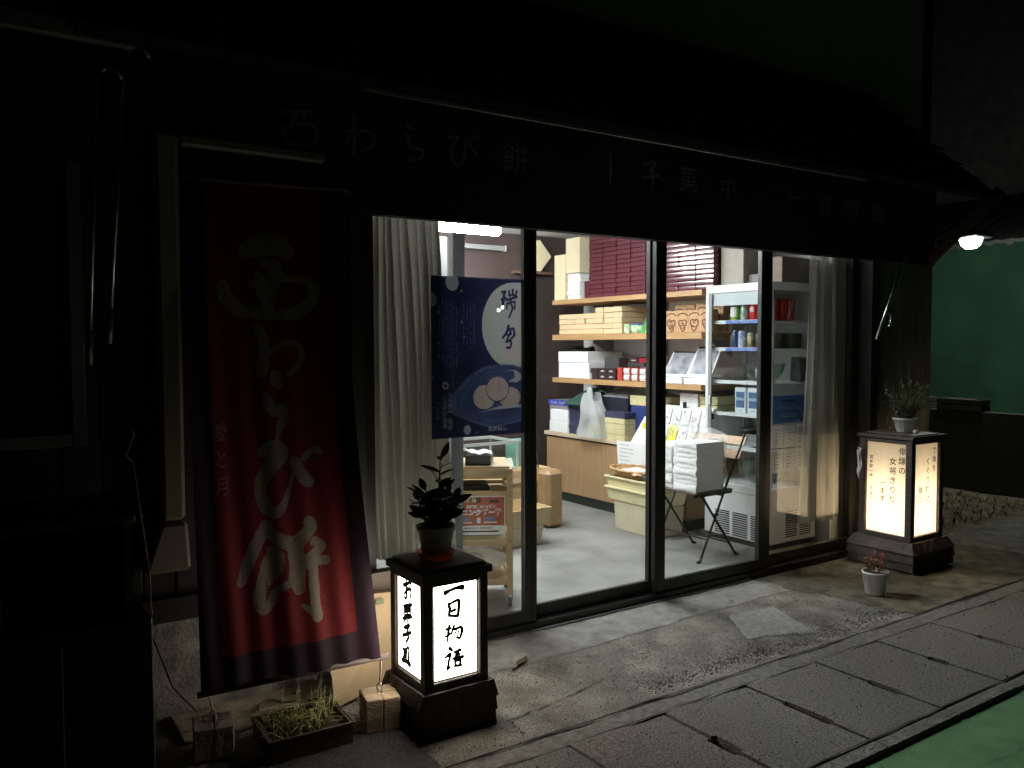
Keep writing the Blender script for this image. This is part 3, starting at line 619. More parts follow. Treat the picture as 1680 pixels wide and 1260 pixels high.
def raster(layers, NX, NZ, x0, z0, x1, z1, base=0):
    """print the layers into the cells of one sheet, so that ink and paper are a single surface"""
    cells = [[base]*NZ for _ in range(NX)]
    for slot, lb in layers:
        bmesh.ops.triangulate(lb.bm, faces=lb.bm.faces)
        for f in lb.bm.faces:
            (ax, az), (bx, bz), (cx, cz) = [((v.co.x-x0)/(x1-x0)*NX, (v.co.z-z0)/(z1-z0)*NZ) for v in f.verts]
            den = (bz-cz)*(ax-cx)+(cx-bx)*(az-cz)
            if abs(den) < 1e-9: continue
            for i in range(max(0, int(min(ax,bx,cx)-.5)), min(NX, int(max(ax,bx,cx)+1.5))):
                for j in range(max(0, int(min(az,bz,cz)-.5)), min(NZ, int(max(az,bz,cz)+1.5))):
                    l1 = ((bz-cz)*(i+.5-cx)+(cx-bx)*(j+.5-cz))/den; l2 = ((cz-az)*(i+.5-cx)+(ax-cx)*(j+.5-cz))/den
                    if l1 >= -.02 and l2 >= -.02 and l1+l2 <= 1.02: cells[i][j] = slot
        lb.bm.free()
    return cells
NX, NZ = 230, 330
cells = raster(layers, NX, NZ, x0, z0, x1, z1)
mb = MB(); mb.grid(lambda u, v: Vector((x0+(x1-x0)*u, YP+.0012*math.sin(u*5)*math.sin(v*4), z0+(z1-z0)*v)), NX, NZ, smooth=True, mfn=lambda u, v: cells[int(u*NX)][int(v*NZ)])
def pap(n, c, tr=.6, **k): return mat(n, c, .5, transl=tr*.36, **k)
o = mb.obj('poster', [pap('navy_poster_print', (.016,.020,.055), .5, var=.3, scale=4), pap('pale_moon_print', (.33,.33,.32), .6), pap('blue_plate_print', (.028,.042,.10), .5, var=.3, scale=9),
    pap('blue_rim_print', (.055,.075,.135), .5, var=.3, scale=9), pap('sweet_print', (.27,.215,.195), .6, var=.1, scale=14), pap('snow_print', (.24,.24,.26), .6), pap('seal_print', (.37,.30,.29), .6),
    pap('indigo_print', (.02,.016,.07), .5), pap('fine_type_print', (.12,.13,.19), .6)], None, flip=False)
tag(o, 'dark blue sweets poster with white moon, taped inside the left glass door', 'poster')

# ------------------------------------------------------------------ lettering on the black fascia
t = thing('sign_lettering', 'weathered grey brush characters along the black fascia over the doors', 'sign', (3.2,-.05,2.2))
M_let = mat('weathered_letter', (.2,.2,.19), .8, var=.35, scale=25)
k = 0
for n in (4, 3, 3, 4, 1, 3):
    mb = MB(); brush(mb, SIGN[k:k+n], lambda x, z, l: Vector((x, -.0515-l, z))); k += n
    mb.obj('character', M_let, t)
for ch, sz, x, z in (('餅',.155,2.262,2.325),('菓',.155,3.42,2.348),('中',.14,3.742,2.335),('一',.135,4.34,2.335),('日',.135,4.64,2.32),('物',.135,4.93,2.32),('語',.135,5.21,2.32)):
    mb = MB(); write(mb, ch, sz, (x,-.0515,z), (1,0,0), (0,0,1)); mb.obj('character', M_let, t)

# ------------------------------------------------------------------ the hanging red banner
CORN = {k: Vector(v) for k, v in dict(TL=(.75,-.06,2.083), TR=(1.375,-.06,2.095), BR=(1.314,-.52,.272), BL=(.694,-.39,.231)).items()}
def ban(s, q, lift=0.0):
    p = (CORN['BL']*(1-s)+CORN['BR']*s)*(1-q) + (CORN['TL']*(1-s)+CORN['TR']*s)*q
    nn = Vector((.1,-.96,-.22)).normalized()
    d = .006*math.sin(s*13+1.1*math.sin(q*3))*(1-q*.5) + .004*math.sin(s*41+q*4)*(1-q)**.5 + .012*math.sin(q*5+s*2) - .03*math.sin(math.pi*q)*1.0
    return p + nn*(d+lift)
t = thing('banner', 'long red cloth banner with purple edges and white brush characters, tied to two blocks', 'banner', (1.0,-.45,.22))
dye = MB(); brush(dye, BANNER, lambda x, y, l: Vector((x/.62, 0, y/1.88)), fat=1.32, rough=.08)
dye2 = MB()
for i, ch in enumerate('愛と月'): write(dye2, ch, .075, (0,0,0), (1,0,0), (0,0,1)); [setattr(v, 'co', Vector((.165+v.co.x*.75/.62, 0, .475-.052*i+v.co.z/1.88))) for v in list(dye2.bm.verts) if v.index == -1 and not v.tag]; [setattr(v, 'tag', True) for v in dye2.bm.verts]
BX, BZ = 250, 720
bc = raster([(2, dye), (3, dye2)], BX, BZ, 0, 0, 1, 1)
def dyed(u, v):
    c = bc[min(BX-1, int(u*BX))][min(BZ-1, int(v*BZ))]
    if c == 2 and mn.noise(Vector((u*70, v*26, 3))) > .60: c = 0       # dry brush: the dye missed the cloth
    return c or (1 if (u < .115 or u > .885 or v < .055) else 0)
mb = MB(); mb.grid(ban, BX, BZ, mfn=dyed)
mb.obj('cloth', [mat('red_banner_cloth', (.235,.016,.017), .85, var=.12, scale=70, transl=.1), mat('purple_banner_cloth', (.040,.015,.028), .85, var=.12, scale=70, transl=.1),
    mat('cream_dye', (.31,.245,.185), .9, var=.08, scale=60), mat('faded_dye', (.33,.19,.15), .9)], t, flip=False)
a, b = CORN['BL'], CORN['BR']; d = (b-a)
mb = MB(); mb.tube([a-d*.02+Vector((0,0,-.006)), b+d*.055+Vector((0,0,-.006))], .0115, 10); mb.obj('bottom_rod', mat('dark_bamboo', (.10,.07,.055), .5, var=.3, scale=10), t)
a2, b2 = CORN['TL'], CORN['TR']
mb = MB(); mb.tube([a2-(b2-a2)*.04, b2+(b2-a2)*.04], .011, 10); mb.obj('top_rod', mat('dark_bamboo', (.10,.07,.055), .5), t)
M_rope = mat('pale_cord', (.45,.38,.30), .8)
def block(label, x, y, w, d_, h, rot, rp, m):
    o = thing('weight_block', label, 'block', (x, y, 0.004), rot, 'timber weight blocks under the banner')
    mb = MB(); n = 3
    for i in range(2):
        for j in range(2):
            a0, a1 = -w/2+i*w/2+.0006, -w/2+(i+1)*w/2-.0006; b0, b1 = -d_/2+j*d_/2+.0006, -d_/2+(j+1)*d_/2-.0006
            mb.box(a0, b0, 0, a1, b1, h-.002*((i+j) % 2), bev=.0035)
    mb.jitter(.0008); mb.obj('timber', m, o, local=True)
    mb = MB(); mb.tube([(.012*math.cos(k*math.pi/5), 0.0, h+.016+.020*math.sin(k*math.pi/5)) for k in range(-3, 9)], .0028, 6, caps=False)
    mb.obj('ring', M_steel, o, local=True)
    mb = MB(); top = Vector(rp); bot = Vector((x, y, h+.04))
    mb.tube([top, top*.5+bot*.5+Vector((.004,.003,0)), bot], .0035, 6); mb.tube([bot+Vector((.002,0,0)), bot+Vector((.010,-.004,-.02)), bot+Vector((.004,-.01,-.05))], .003, 6)
    mb.obj('cord', M_rope, o)
M_timber = mat('old_pale_timber', (.42,.31,.20), .85, var=.3, scale=10, stretch=(1,1,3), bump=.4, bscale=50)
M_timber2 = mat('old_grey_timber', (.30,.24,.18), .9, var=.35, scale=12, bump=.5, bscale=50)
block('pale squared timber block with a steel ring, tied below the right end of the banner', 1.318,-.512,.132,.132,.125,-.21, b+d*.01, M_timber)
block('grey worn timber block tied below the left end of the banner', .735,-.38,.135,.135,.115,-.2, a+d*.03, M_timber2)
# ------------------------------------------------------------------ the two lanterns
M_lw = mat('charred_lantern_wood', (.030,.020,.015), .55, var=.4, scale=6, stretch=(1,1,5), bump=.25, bscale=40)
M_lw2 = mat('weathered_lantern_wood', (.075,.056,.047), .65, var=.3, scale=6, stretch=(2,2,9), bump=.25, bscale=40)
M_trim = mat('pale_inner_bead', (.30,.22,.17), .6)
def lantern_frame(t, x0, y0, w, d, zb, zt, post, rail, brail, wood, parent_name='frame'):
    mb = MB()
    for xx in (x0, x0+w-post):
        for yy in (y0, y0+d-post): mb.box(xx, yy, zb, xx+post, yy+post, zt-.0015, bev=.003)
    for yy in (y0+.003, y0+d-post*.8-.003):
        mb.box(x0+post, yy, zt-rail, x0+w-post, yy+post*.8, zt-.002, bev=.002); mb.box(x0+post, yy, zb+.001, x0+w-post, yy+post*.8, zb+brail, bev=.002)
    for xx in (x0+.003, x0+w-post*.8-.003):
        mb.box(xx, y0+post, zt-rail, xx+post*.8, y0+d-post, zt-.002, bev=.002); mb.box(xx, y0+post, zb+.001, xx+post*.8, y0+d-post, zb+brail, bev=.002)
    return mb.obj('frame', wood, t)
def skirt(t, x0, y0, w, d, rows, wood, name='base'):
    """flared base of rough overlapping boards; rows = [(z0, z1, out0, out1)]"""
    mb = MB()
    for z0, z1, o0, o1 in rows:
        n = 14
        def ring(z, o):
            pts = []
            for (ax, ay), (bx, by) in zip(((x0-o,y0-o),(x0+w+o,y0-o),(x0+w+o,y0+d+o),(x0-o,y0+d+o)), ((x0+w+o,y0-o),(x0+w+o,y0+d+o),(x0-o,y0+d+o),(x0-o,y0-o))):
                for k in range(n):
                    f = k/n; pts.append((ax+(bx-ax)*f+random.uniform(-.0035,.0035), ay+(by-ay)*f+random.uniform(-.0035,.0035), z+random.uniform(-.002,.002)))
            return [mb.bm.verts.new(p) for p in pts]
        A, Bq = ring(z0, o0), ring(z1, o1)
        m_ = len(A)
        for k in range(m_): mb.bm.faces.new((A[k], A[(k+1) % m_], Bq[(k+1) % m_], Bq[k]))
        mb.bm.faces.new(Bq); mb.bm.faces.new(A[::-1])
    return mb.obj(name, wood, t)
# the small one by the left door
t = thing('paper_lantern', 'small square white-lit paper lantern with dark wooden frame, under the potted shrub', 'lantern', (1.535,-.57,0))
LX, LY, LW_, LD = 1.405, -.715, .275, .285
lantern_frame(t, LX, LY, LW_, LD, .165, .585, .038, .028, .030, M_lw)
HX0, HX1, HY0, HY1 = 1.503, 1.583, -.595, -.515      # opening in the lid under the saucer
def lid(name, m, x0, y0, z0, x1, y1, z1):
    boxes(name, m, t, (x0,y0,z0,x1,HY0,z1), (x0,HY1,z0,x1,y1,z1), (x0,HY0+.0003,z0,HX0,HY1-.0003,z1), (HX1,HY0+.0003,z0,x1,HY1-.0003,z1))
lid('top', M_lw, LX-.012, LY-.012, .5855, LX+LW_+.012, LY+LD+.012, .612)
lid('top_board', mat('grey_worn_board', (.19,.18,.17), .5, var=.3, scale=8), LX+.006, LY+.012, .6125, LX+LW_-.006, LY+LD-.006, .624)
skirt(t, LX, LY, LW_, LD, [(.0,.055,.021,.018),(.052,.11,.025,.019),(.107,.166,.029,.014)], M_lw)
M_lit = mat('white_lit_paper', (.9,.9,.88), .7, emit=(1.0,.94,.82), estr=8)
px0, px1, pz0, pz1 = LX+.040, LX+LW_-.040, .197, .556
def paper(t, name, pts, n, m):
    mb = MB(); mb.slab(pts, n, .002); return mb.obj(name, m, t)
p1 = paper(t, 'paper_panel', [(px0-.001,LY+.018,pz0),(px1+.001,LY+.018,pz0),(px1+.001,LY+.018,pz1),(px0-.001,LY+.018,pz1)], (0,-1,0), M_lit)
py0, py1 = LY+.040, LY+LD-.040
p2 = paper(t, 'paper_panel', [(LX+.018,py1,pz0),(LX+.018,py0,pz0),(LX+.018,py0,pz1),(LX+.018,py1,pz1)], (-1,0,0), M_lit)
paper(t, 'paper_panel', [(LX+LW_-.018,py0,pz0),(LX+LW_-.018,py1,pz0),(LX+LW_-.018,py1,pz1),(LX+LW_-.018,py0,pz1)], (1,0,0), M_lit)
paper(t, 'paper_panel', [(px1,LY+LD-.018,pz0),(px0,LY+LD-.018,pz0),(px0,LY+LD-.018,pz1),(px1,LY+LD-.018,pz1)], (0,1,0), M_lit)
mb = MB(); e = .006
for (a, b, c, d) in ((px0,pz0,px0+e,pz1),(px1-e,pz0,px1,pz1),(px0+e,pz0,px1-e,pz0+e)): mb.box(a, LY+.010, b, c, LY+.0155, d)
for (a, b, c, d) in ((py0,pz0,py0+e,pz1),(py1-e,pz0,py1,pz1),(py0+e,pz0,py1-e,pz0+e)): mb.box(LX+.010, a, b, LX+.0155, c, d)
mb.obj('inner_bead', M_trim, t)
kf = (3.381+LY+.0165)/(3.381-.72)
mb = MB(); brush(mb, FRONT, fat=2.0, fn=lambda x, z, l: Vector((x*kf, LY+.0165-l, 1.45+(z-1.45)*kf))); mb.obj('brush_writing', M_ink, p1)
kx = (LX+.0165)/1.39
mb = MB(); brush(mb, SIDE, fat=1.8, fn=lambda y, z, l: Vector((LX+.0165-l, CAM_Y+(y-CAM_Y)*kx, 1.45+(z-1.45)*kx))); mb.obj('brush_writing', M_ink, p2)

# the tall one at the right corner; a bulb inside lights its paper
t = thing('paper_lantern', 'tall warm-lit paper lantern with poem writing on a stepped wooden base', 'lantern', (5.157,-.2875,0))
LX, LY, LW_, LD = 4.972, -.470, .370, .365
lantern_frame(t, LX, LY, LW_, LD, .19, .838, .044, .028, .032, M_lw2)
boxes('top', M_lw2, t, (LX-.012, LY-.012, .8385, LX+LW_+.012, LY+LD+.012, .862), bev=.004)
boxes('top_board', mat('reddish_worn_board', (.17,.12,.095), .6, var=.25, scale=9), t, (LX+.04, LY+.005, .8625, LX+LW_-.05, LY+LD-.02, .869), bev=.002)
skirt(t, LX, LY, LW_, LD, [(.020,.076,.050,.043),(.072,.135,.054,.046),(.130,.191,.058,.020)], M_lw2)
M_lant = mat('warm_lantern_paper', (.93,.87,.76), .8, var=.03, scale=30, transl=.8)
px0, px1, pz0, pz1 = LX+.046, LX+LW_-.046, .224, .808
py0, py1 = LY+.046, LY+LD-.046
q1 = paper(t, 'paper_panel', [(px0-.001,LY+.020,pz0),(px1+.001,LY+.020,pz0),(px1+.001,LY+.020,pz1),(px0-.001,LY+.020,pz1)], (0,-1,0), M_lant)
q2 = paper(t, 'paper_panel', [(LX+.020,py1,pz0),(LX+.020,py0,pz0),(LX+.020,py0,pz1),(LX+.020,py1,pz1)], (-1,0,0), M_lant)
paper(t, 'paper_panel', [(LX+LW_-.020,py0,pz0),(LX+LW_-.020,py1,pz0),(LX+LW_-.020,py1,pz1),(LX+LW_-.020,py0,pz1)], (1,0,0), M_lant)
q4 = paper(t, 'paper_panel', [(px1,LY+LD-.020,pz0),(px0,LY+LD-.020,pz0),(px0,LY+LD-.020,pz1),(px1,LY+LD-.020,pz1)], (0,1,0), M_lant)
boxes('floor_board', M_white, t, (LX+.046, LY+.046, .192, LX+LW_-.046, LY+LD-.046, .206))
ld = bpy.data.lights.new('bulb_light', 'POINT'); ld.energy = 6.0; ld.color = (1.0,.89,.72); ld.shadow_soft_size = .035
lo = bpy.data.objects.new('bulb_light', ld); COL.objects.link(lo); lo.parent = t; lo.location = (LX+LW_*.5-5.157, LY+LD*.52+.2875, .36)
for txt, y, z, s_ in (('俳縁の', py0+.030, .760, .050), ('女将きりり', py0+.092, .690, .050), ('一ます', py0+.162, .545, .042), ('花手藤一歩', py1-.030, .705, .025), ('たより', py1-.032, .500, .028)):
    mb = MB(); write(mb, txt, s_, (LX+.0175, y, z), (0,-1,0), (0,0,1), vertical=True, step=1.22, bold=.0006)
    mb.obj('poem_writing', mat('dark_brown_ink', (.05,.035,.02), .7), q2)
for txt, x, z, s_ in (('了縁を', px1-.040, .755, .043), ('くぐり抜け', px1-.110, .690, .046), ('踏と', px1-.190, .510, .046)):
    mb = MB(); write(mb, txt, s_, (x, LY+.0175, z), (1,0,0), (0,0,1), vertical=True, step=1.3, bold=.0005)
    mb.obj('poem_writing', mat('dark_brown_ink', (.05,.035,.02), .7), q1)
for txt, x, z, s_ in (('大垣百句', px0+.05, .52, .036), ('一重帯', px0+.14, .56, .055)):
    mb = MB(); write(mb, txt, s_, (x, LY+LD-.0175, z), (-1,0,0), (0,0,1), vertical=True, step=1.25)
    mb.obj('poem_writing', mat('dark_brown_ink', (.05,.035,.02), .7), q4)
mb = MB()
mb.grid(lambda u, v: Vector((LX-.022-.012*v+.006*math.sin(v*7), LY+LD-.03+.016*u+.01*math.sin(v*9+u), .76-.21*v+.01*u)), 3, 14)
mb.grid(lambda u, v: Vector((LX-.028-.014*v, LY+LD-.012+.014*u-.02*v, .75-.12*v)), 3, 8)
tag(mb.obj('ribbon', M_paper, None), 'white paper ribbon hanging on the left post of the tall lantern', 'ribbon')
mb = MB(); mb.lathe([(.014,0),(.018,.004),(.018,.016),(.015,.02)], (5.165,-.38,.8695), 14); tag(mb.obj('saucer', mat('white_china', (.7,.7,.68), .25), None), 'tiny white cup on top of the tall lantern beside the flowerpot', 'cup')

# ------------------------------------------------------------------ potted plants
def pot_profile(r0, r1, h, lip): return [(r0*.9,0),(r0,.004),(r0+(r1-r0)*.85,h-lip),(r1*1.02,h-lip),(r1*1.06,h-.003),(r1*1.02,h),(r1*.92,h-.002),(r1*.88,h-.03)]
M_soil = mat('potting_soil', (.03,.022,.016), .95, var=.4, scale=60, bump=.5)
M_leafd = mat('dark_glossy_leaf', (.022,.035,.018), .42, var=.35, scale=20)
M_stem = mat('green_brown_stem', (.05,.045,.025), .7)
px_, py_ = 1.543, -.555
t = thing('potted_plant', 'broad-leaved shrub in a grey pot with an orange saucer on the small lantern', 'potted plant', (px_, py_, .6245))
mb = MB(); mb.lathe([(.0,.0),(.060,.0),(.062,.004),(.074,.022),(.076,.026),(.070,.024),(.054,.008),(.0,.006)], (px_, py_, .6245), 32); mb.obj('saucer', mat('orange_plastic', (.80,.36,.12), .4, transl=.22), t)
mb = MB(); mb.lathe(pot_profile(.054,.073,.118,.018), (px_, py_, .634), 32); mb.obj('pot', mat('grey_plastic_pot', (.62,.58,.5), .5, var=.06), t)
mb = MB(); mb.lathe([(.0,.101),(.066,.099)], (px_, py_, .634), 24); mb.obj('soil', M_soil, t)
rng = random.Random(5)
stems = []
mb = MB()
for (dx, dz, lx, ly) in ((.030,.275,.02,.03),(-.085,.150,-.10,-.02),(.070,.125,.06,-.04),(-.030,.150,-.03,.05),(.025,.165,.01,-.07),(.0,.085,-.05,-.06),(-.055,.070,-.05,.0),(.055,.075,.03,.02),(.012,.12,.08,.0)):
    b0 = Vector((px_+dx*.35, py_+ly*.2, .733)); tip = Vector((px_+dx, py_+ly*.5, .735+dz)); mid = (b0+tip)/2+Vector((lx*.12, ly*.2, .01))
    pts = [b0, mid, tip]; mb.tube(pts, [.0042,.0034,.0022], 6); stems.append((pts, dz))
mb.obj('stems', M_stem, t)
mb = MB()
for pts, dz in stems:
    n = int(6+dz*32)
    for k in range(n):
        f = .25+.75*k/(n-1)
        p = pts[0].lerp(pts[1], f*2) if f < .5 else pts[1].lerp(pts[2], f*2-1)
        a = k*2.4+rng.uniform(-.5,.5); el = rng.uniform(.0,.75) if f < .95 else rng.uniform(.5,1.1)
        ln = rng.uniform(.055,.095)*(1.0 if f < .85 else .8)
        mb.leaf(p, (math.cos(a)*math.cos(el), math.sin(a)*math.cos(el), math.sin(el)), (rng.uniform(-.9,.9),rng.uniform(-1.2,.3),1), ln, ln*.46, rng.uniform(.05,.3))
mb.obj('leaves', M_leafd, t, flip=False)
# clear film left under the pot
mb = MB(); mb.grid(lambda u, v: Vector((1.43+.265*u+.01*math.sin(v*9), -.68+.255*v, .626+.0035*abs(math.sin(u*13+v*7))+ (.018*(u-.8)*abs(math.sin(v*16)) if u > .8 else 0)-(.03 if u > .97 else 0))), 30, 26)
tag(mb.obj('plastic_film', M_film, None), 'crumpled clear plastic film lying on the small lantern under the pot', 'film')

px_, py_ = 5.185, -.29
t = thing('potted_plant', 'bushy small-leaved plant in a fluted white pot on the tall lantern', 'potted plant', (px_, py_, .8695))
mb = MB(); mb.lathe(pot_profile(.050,.072,.092,.014), (px_, py_, .8695), 60, flute=.02, nfl=14); mb.obj('pot', mat('white_plastic_pot', (.72,.72,.69), .45), t)
mb = MB(); mb.lathe([(.0,.078),(.062,.076)], (px_, py_, .8695), 24); mb.obj('soil', M_soil, t)
mb = MB(); tips = []
for k in range(60):
    a = rng.uniform(0, 6.28); r = .165*math.sqrt(rng.random()); h = rng.uniform(.12, .33)*(1-.3*r/.15)
    b0 = Vector((px_+.03*math.cos(a)*r/.15, py_+.03*math.sin(a)*r/.15, .945)); tp_ = Vector((px_+r*math.cos(a), py_+r*math.sin(a), .955+h)); md = (b0+tp_)/2+Vector((0,0,.02))
    mb.tube([b0, md, tp_], [.0016,.0012,.0008], 4); tips.append((b0, md, tp_))
mb.obj('stems', M_stem, t)
mb = MB()
for b0, md, tp_ in tips:
    for k in range(22):
        f = rng.uniform(.12, 1.0); p = b0.lerp(md, f*2) if f < .5 else md.lerp(tp_, f*2-1)
        d = Vector((rng.gauss(0,1), rng.gauss(0,1), rng.gauss(.3,.8))); mb.leaf(p+d.normalized()*.004, d, (0,0,1), rng.uniform(.012,.02), .0085, .1)
mb.obj('leaves', mat('small_green_leaf', (.14,.18,.085), .55, var=.4, scale=30), t, flip=False)

px_, py_ = 4.395, -.60
t = thing('potted_plant', 'small white tapered pot with reddish green plant, on the ground before the tall lantern', 'potted plant', (px_, py_, .012))
mb = MB(); mb.lathe([(.050,0),(.054,.003),(.068,.118),(.073,.119),(.075,.130),(.071,.132),(.066,.126),(.062,.10)], (px_, py_, .006), 32); mb.obj('pot', mat('white_plastic_pot', (.72,.72,.69), .45), t)
mb = MB(); mb.lathe([(.0,.112),(.063,.11)], (px_, py_, .006), 24); mb.obj('soil', M_soil, t)
mb = MB(); mb2 = MB()
for k in range(17):
    a = rng.uniform(0, 6.28); r = rng.uniform(.02,.075); h = rng.uniform(.03,.11) if k else .14
    b0 = Vector((px_+.02*math.cos(a), py_+.02*math.sin(a), .115)); tp_ = Vector((px_+r*math.cos(a), py_+r*math.sin(a), .12+h)); mb.tube([b0, (b0+tp_)/2+Vector((0,0,.01)), tp_], .0014, 4)
    for j in range(9):
        f = rng.uniform(.3,1.0); d = Vector((rng.gauss(0,1), rng.gauss(0,1), rng.gauss(.4,.6))); mb2.leaf(b0.lerp(tp_, f), d, (0,0,1), rng.uniform(.018,.032), .012, .2, mi=1 if (h > .075 and f > .5) else 0)
mb.obj('stems', mat('reddish_stem', (.22,.06,.03), .6), t)
mb2.obj('leaves', [mat('olive_leaf', (.12,.12,.035), .6, var=.3), mat('red_leaf', (.36,.085,.04), .6, var=.3)], t, flip=False)

# chives in a rectangular planter
t = thing('planter', 'dark rectangular planter of chives with drooping tips on the ground between the blocks', 'planter', (1.03,-.47,0.004), rad(-2))
mb = MB(); X0, X1, Y0, Y1 = -.15,.15,-.115,.115
for a in ((X0,Y0,0,X1,Y0+.008,.075),(X0,Y1-.008,0,X1,Y1,.075),(X0,Y0+.008,0,X0+.008,Y1-.008,.075),(X1-.008,Y0+.008,0,X1,Y1-.008,.075),(X0-.007,Y0-.007,.068,X1+.007,Y0-.0005,.078),(X0-.007,Y1+.0005,.068,X1+.007,Y1+.007,.078),(X0-.007,Y0,.068,X0-.0005,Y1,.078),(X1+.0005,Y0,.068,X1+.007,Y1,.078),(X0+.008,Y0+.008,.002,X1-.008,Y1-.008,.01)): mb.box(*a)
mb.obj('trough', mat('brown_plastic_trough', (.09,.06,.04), .55), t, local=True)
mb = MB(); mb.grid(lambda u, v: Vector((X0+.009+(X1-X0-.018)*u, Y0+.009+(Y1-Y0-.018)*v, .055+.006*mn.noise(Vector((u*9,v*7,0))))), 20, 14); mb.obj('soil', M_soil, t, local=True)
mb = MB()
for k in range(130):
    x, y = rng.uniform(X0+.02,X1-.02), rng.uniform(Y0+.02,Y1-.02); a = rng.uniform(0,6.28); ln = rng.uniform(.035,.085); l_ = rng.uniform(.04,.13)
    p = Vector((x,y,.055)); q = p+Vector((math.cos(a)*l_*.4, math.sin(a)*l_*.4, ln*.8)); r_ = p+Vector((math.cos(a)*l_, math.sin(a)*l_, ln*rng.uniform(.5,1.0)))
    mb.tube([p, q, r_], [.0024,.0018,.0006], 4)
mb.obj('blades', mat('chive_green', (.34,.34,.12), .6, var=.3, scale=20), t, local=True)
mb = MB()
for (x, y, h, dx) in ((-.06,.06,.235,.03),(.0,.075,.225,.035),(.015,.09,.23,-.02),(.055,.08,.20,.02),(.085,.06,.24,.03),(.09,.10,.21,.045),(.14,.06,.12,-.01)):
    mb.tube([(x,y,.055),(x+.004,y,h*.6),(x+dx*.5,y,h),(x+dx,y-.004,h-.01),(x+dx*1.15,y-.006,h-.025)], [.0018,.0016,.0013,.0026,.0008], 5)
mb.obj('flower_stalks', mat('grey_green_stalk', (.48,.50,.38), .6), t, local=True)

# ------------------------------------------------------------------ cardboard behind the banner
def sheet(name, label, cat, pts, n, th, m, extra=None):
    mb = MB(); mb.slab(pts, n, th); o = tag(mb.obj(name, m, None), label, cat)
    if extra: extra(o)
    return o
mb = MB(); mb.hexa([(1.475,-.165,.012),(1.60,-.150,.012),(1.60,-.10,.012),(1.475,-.115,.012)], [(1.455,-.145,.392),(1.60,-.125,.375),(1.60,-.08,.375),(1.455,-.10,.392)], bev=.002)
o = tag(mb.obj('cardboard_box', mat('cardboard_warm', (.33,.235,.135), .8, var=.08), None), 'tall flattened cardboard box standing between the banner and the small lantern', 'cardboard')
mb = MB(); mb.box(1.47,-.1575,.345,1.505,-.156,.368); mb.obj('printed_mark', mat('green_print', (.13,.14,.08), .8), o)
mb = MB(); mb.hexa([(1.205,-.345,.03),(1.45,-.215,.02),(1.455,-.205,.02),(1.21,-.335,.03)], [(1.225,-.235,.235),(1.475,-.175,.225),(1.48,-.165,.225),(1.23,-.225,.235)])
o = tag(mb.obj('cardboard_sheet', mat('dull_cardboard', (.36,.26,.15), .8, var=.08), None), 'flat cardboard sheet lying askew on the ground below the banner', 'cardboard')
mb = MB()
A_, B_, C_ = Vector((1.205,-.347,.03)), Vector((1.45,-.217,.02)), Vector((1.225,-.237,.235)); ux, uy = (B_-A_).normalized(), (C_-A_).normalized()
nn = ux.cross(uy).normalized()
if nn.y > 0: nn = -nn
for a, c, w, h in ((.045,.15,.045,.004),(.045,.165,.004,.016),(.085,.165,.004,.016),(.045,.182,.045,.004),(.105,.03,.003,.16),(.112,.03,.003,.16)):
    p = A_+ux*a+uy*c+nn*.0015; mb.poly([p, p+ux*w, p+ux*w+uy*h, p+uy*h])
mb.obj('printed_lines', mat('brown_print', (.22,.14,.07), .8), o)
# boards lying on the ground against the plinth
mb = MB()
for (y, w, z) in ((-.075,.07,.03),(-.155,.075,.028),(-.235,.07,.02)): mb.hexa([(.66,y-w/2,.004),(1.45,y-w/2+.01,.004),(1.45,y+w/2+.01,.004),(.66,y+w/2,.004)], [(.66,y-w/2,z),(1.45,y-w/2+.01,z),(1.45,y+w/2+.01,z),(.66,y+w/2,z)], bev=.003)
mb.jitter(.002); tag(mb.obj('ground_boards', mat('pale_ground_board', (.36,.29,.21), .9, var=.3, scale=10, bump=.35), None), 'pale weathered boards laid on the ground along the concrete plinth', 'boards')
mb = MB(); mb.tube([(.95+.42*k/20, -.20+.05*math.sin(k*.42)+.02*math.sin(k*.9), .038+.004*math.sin(k*.8)) for k in range(21)], .0055, 6)
tag(mb.obj('hose', mat('brown_rubber', (.10,.075,.05), .7), None), 'thin dark cable curling over the boards below the banner', 'cable')

# ------------------------------------------------------------------ the dark left side
t = thing('duct_cover', 'cream plastic pipe cover running up the wall left of the banner', 'pipe cover', (.66,-.06,.6))
M_duct = mat('cream_duct', (.25,.21,.155), .5)
boxes('cover', M_duct, t, (.635,-.10,.79,.722,-.03,2.235), bev=.016)
mb = MB(); mb.hexa([(.565,-.115,.60),(.735,-.115,.60),(.735,-.03,.60),(.565,-.03,.60)], [(.63,-.105,.785),(.727,-.105,.785),(.727,-.03,.785),(.63,-.03,.785)], bev=.014); mb.obj('end_elbow', M_duct, t)
t = thing('neighbour_window', 'dark shop window with a pale grey frame at the left edge', 'window', (.1,-.02,1.12))
boxes('frame', mat('pale_grey_frame', (.14,.14,.15), .5, metal=.3), t, (.352,-.055,1.09,.398,-.022,2.10), (-.9,-.055,1.09,.351,-.022,1.135), bev=.003)
mb = MB(); mb.poly([(-.9,-.03,1.135),(.352,-.03,1.135),(.352,-.03,2.1),(-.9,-.03,2.1)]); mb.obj('glass', mat('dark_window_pane', (.03,.03,.035), .12), t)
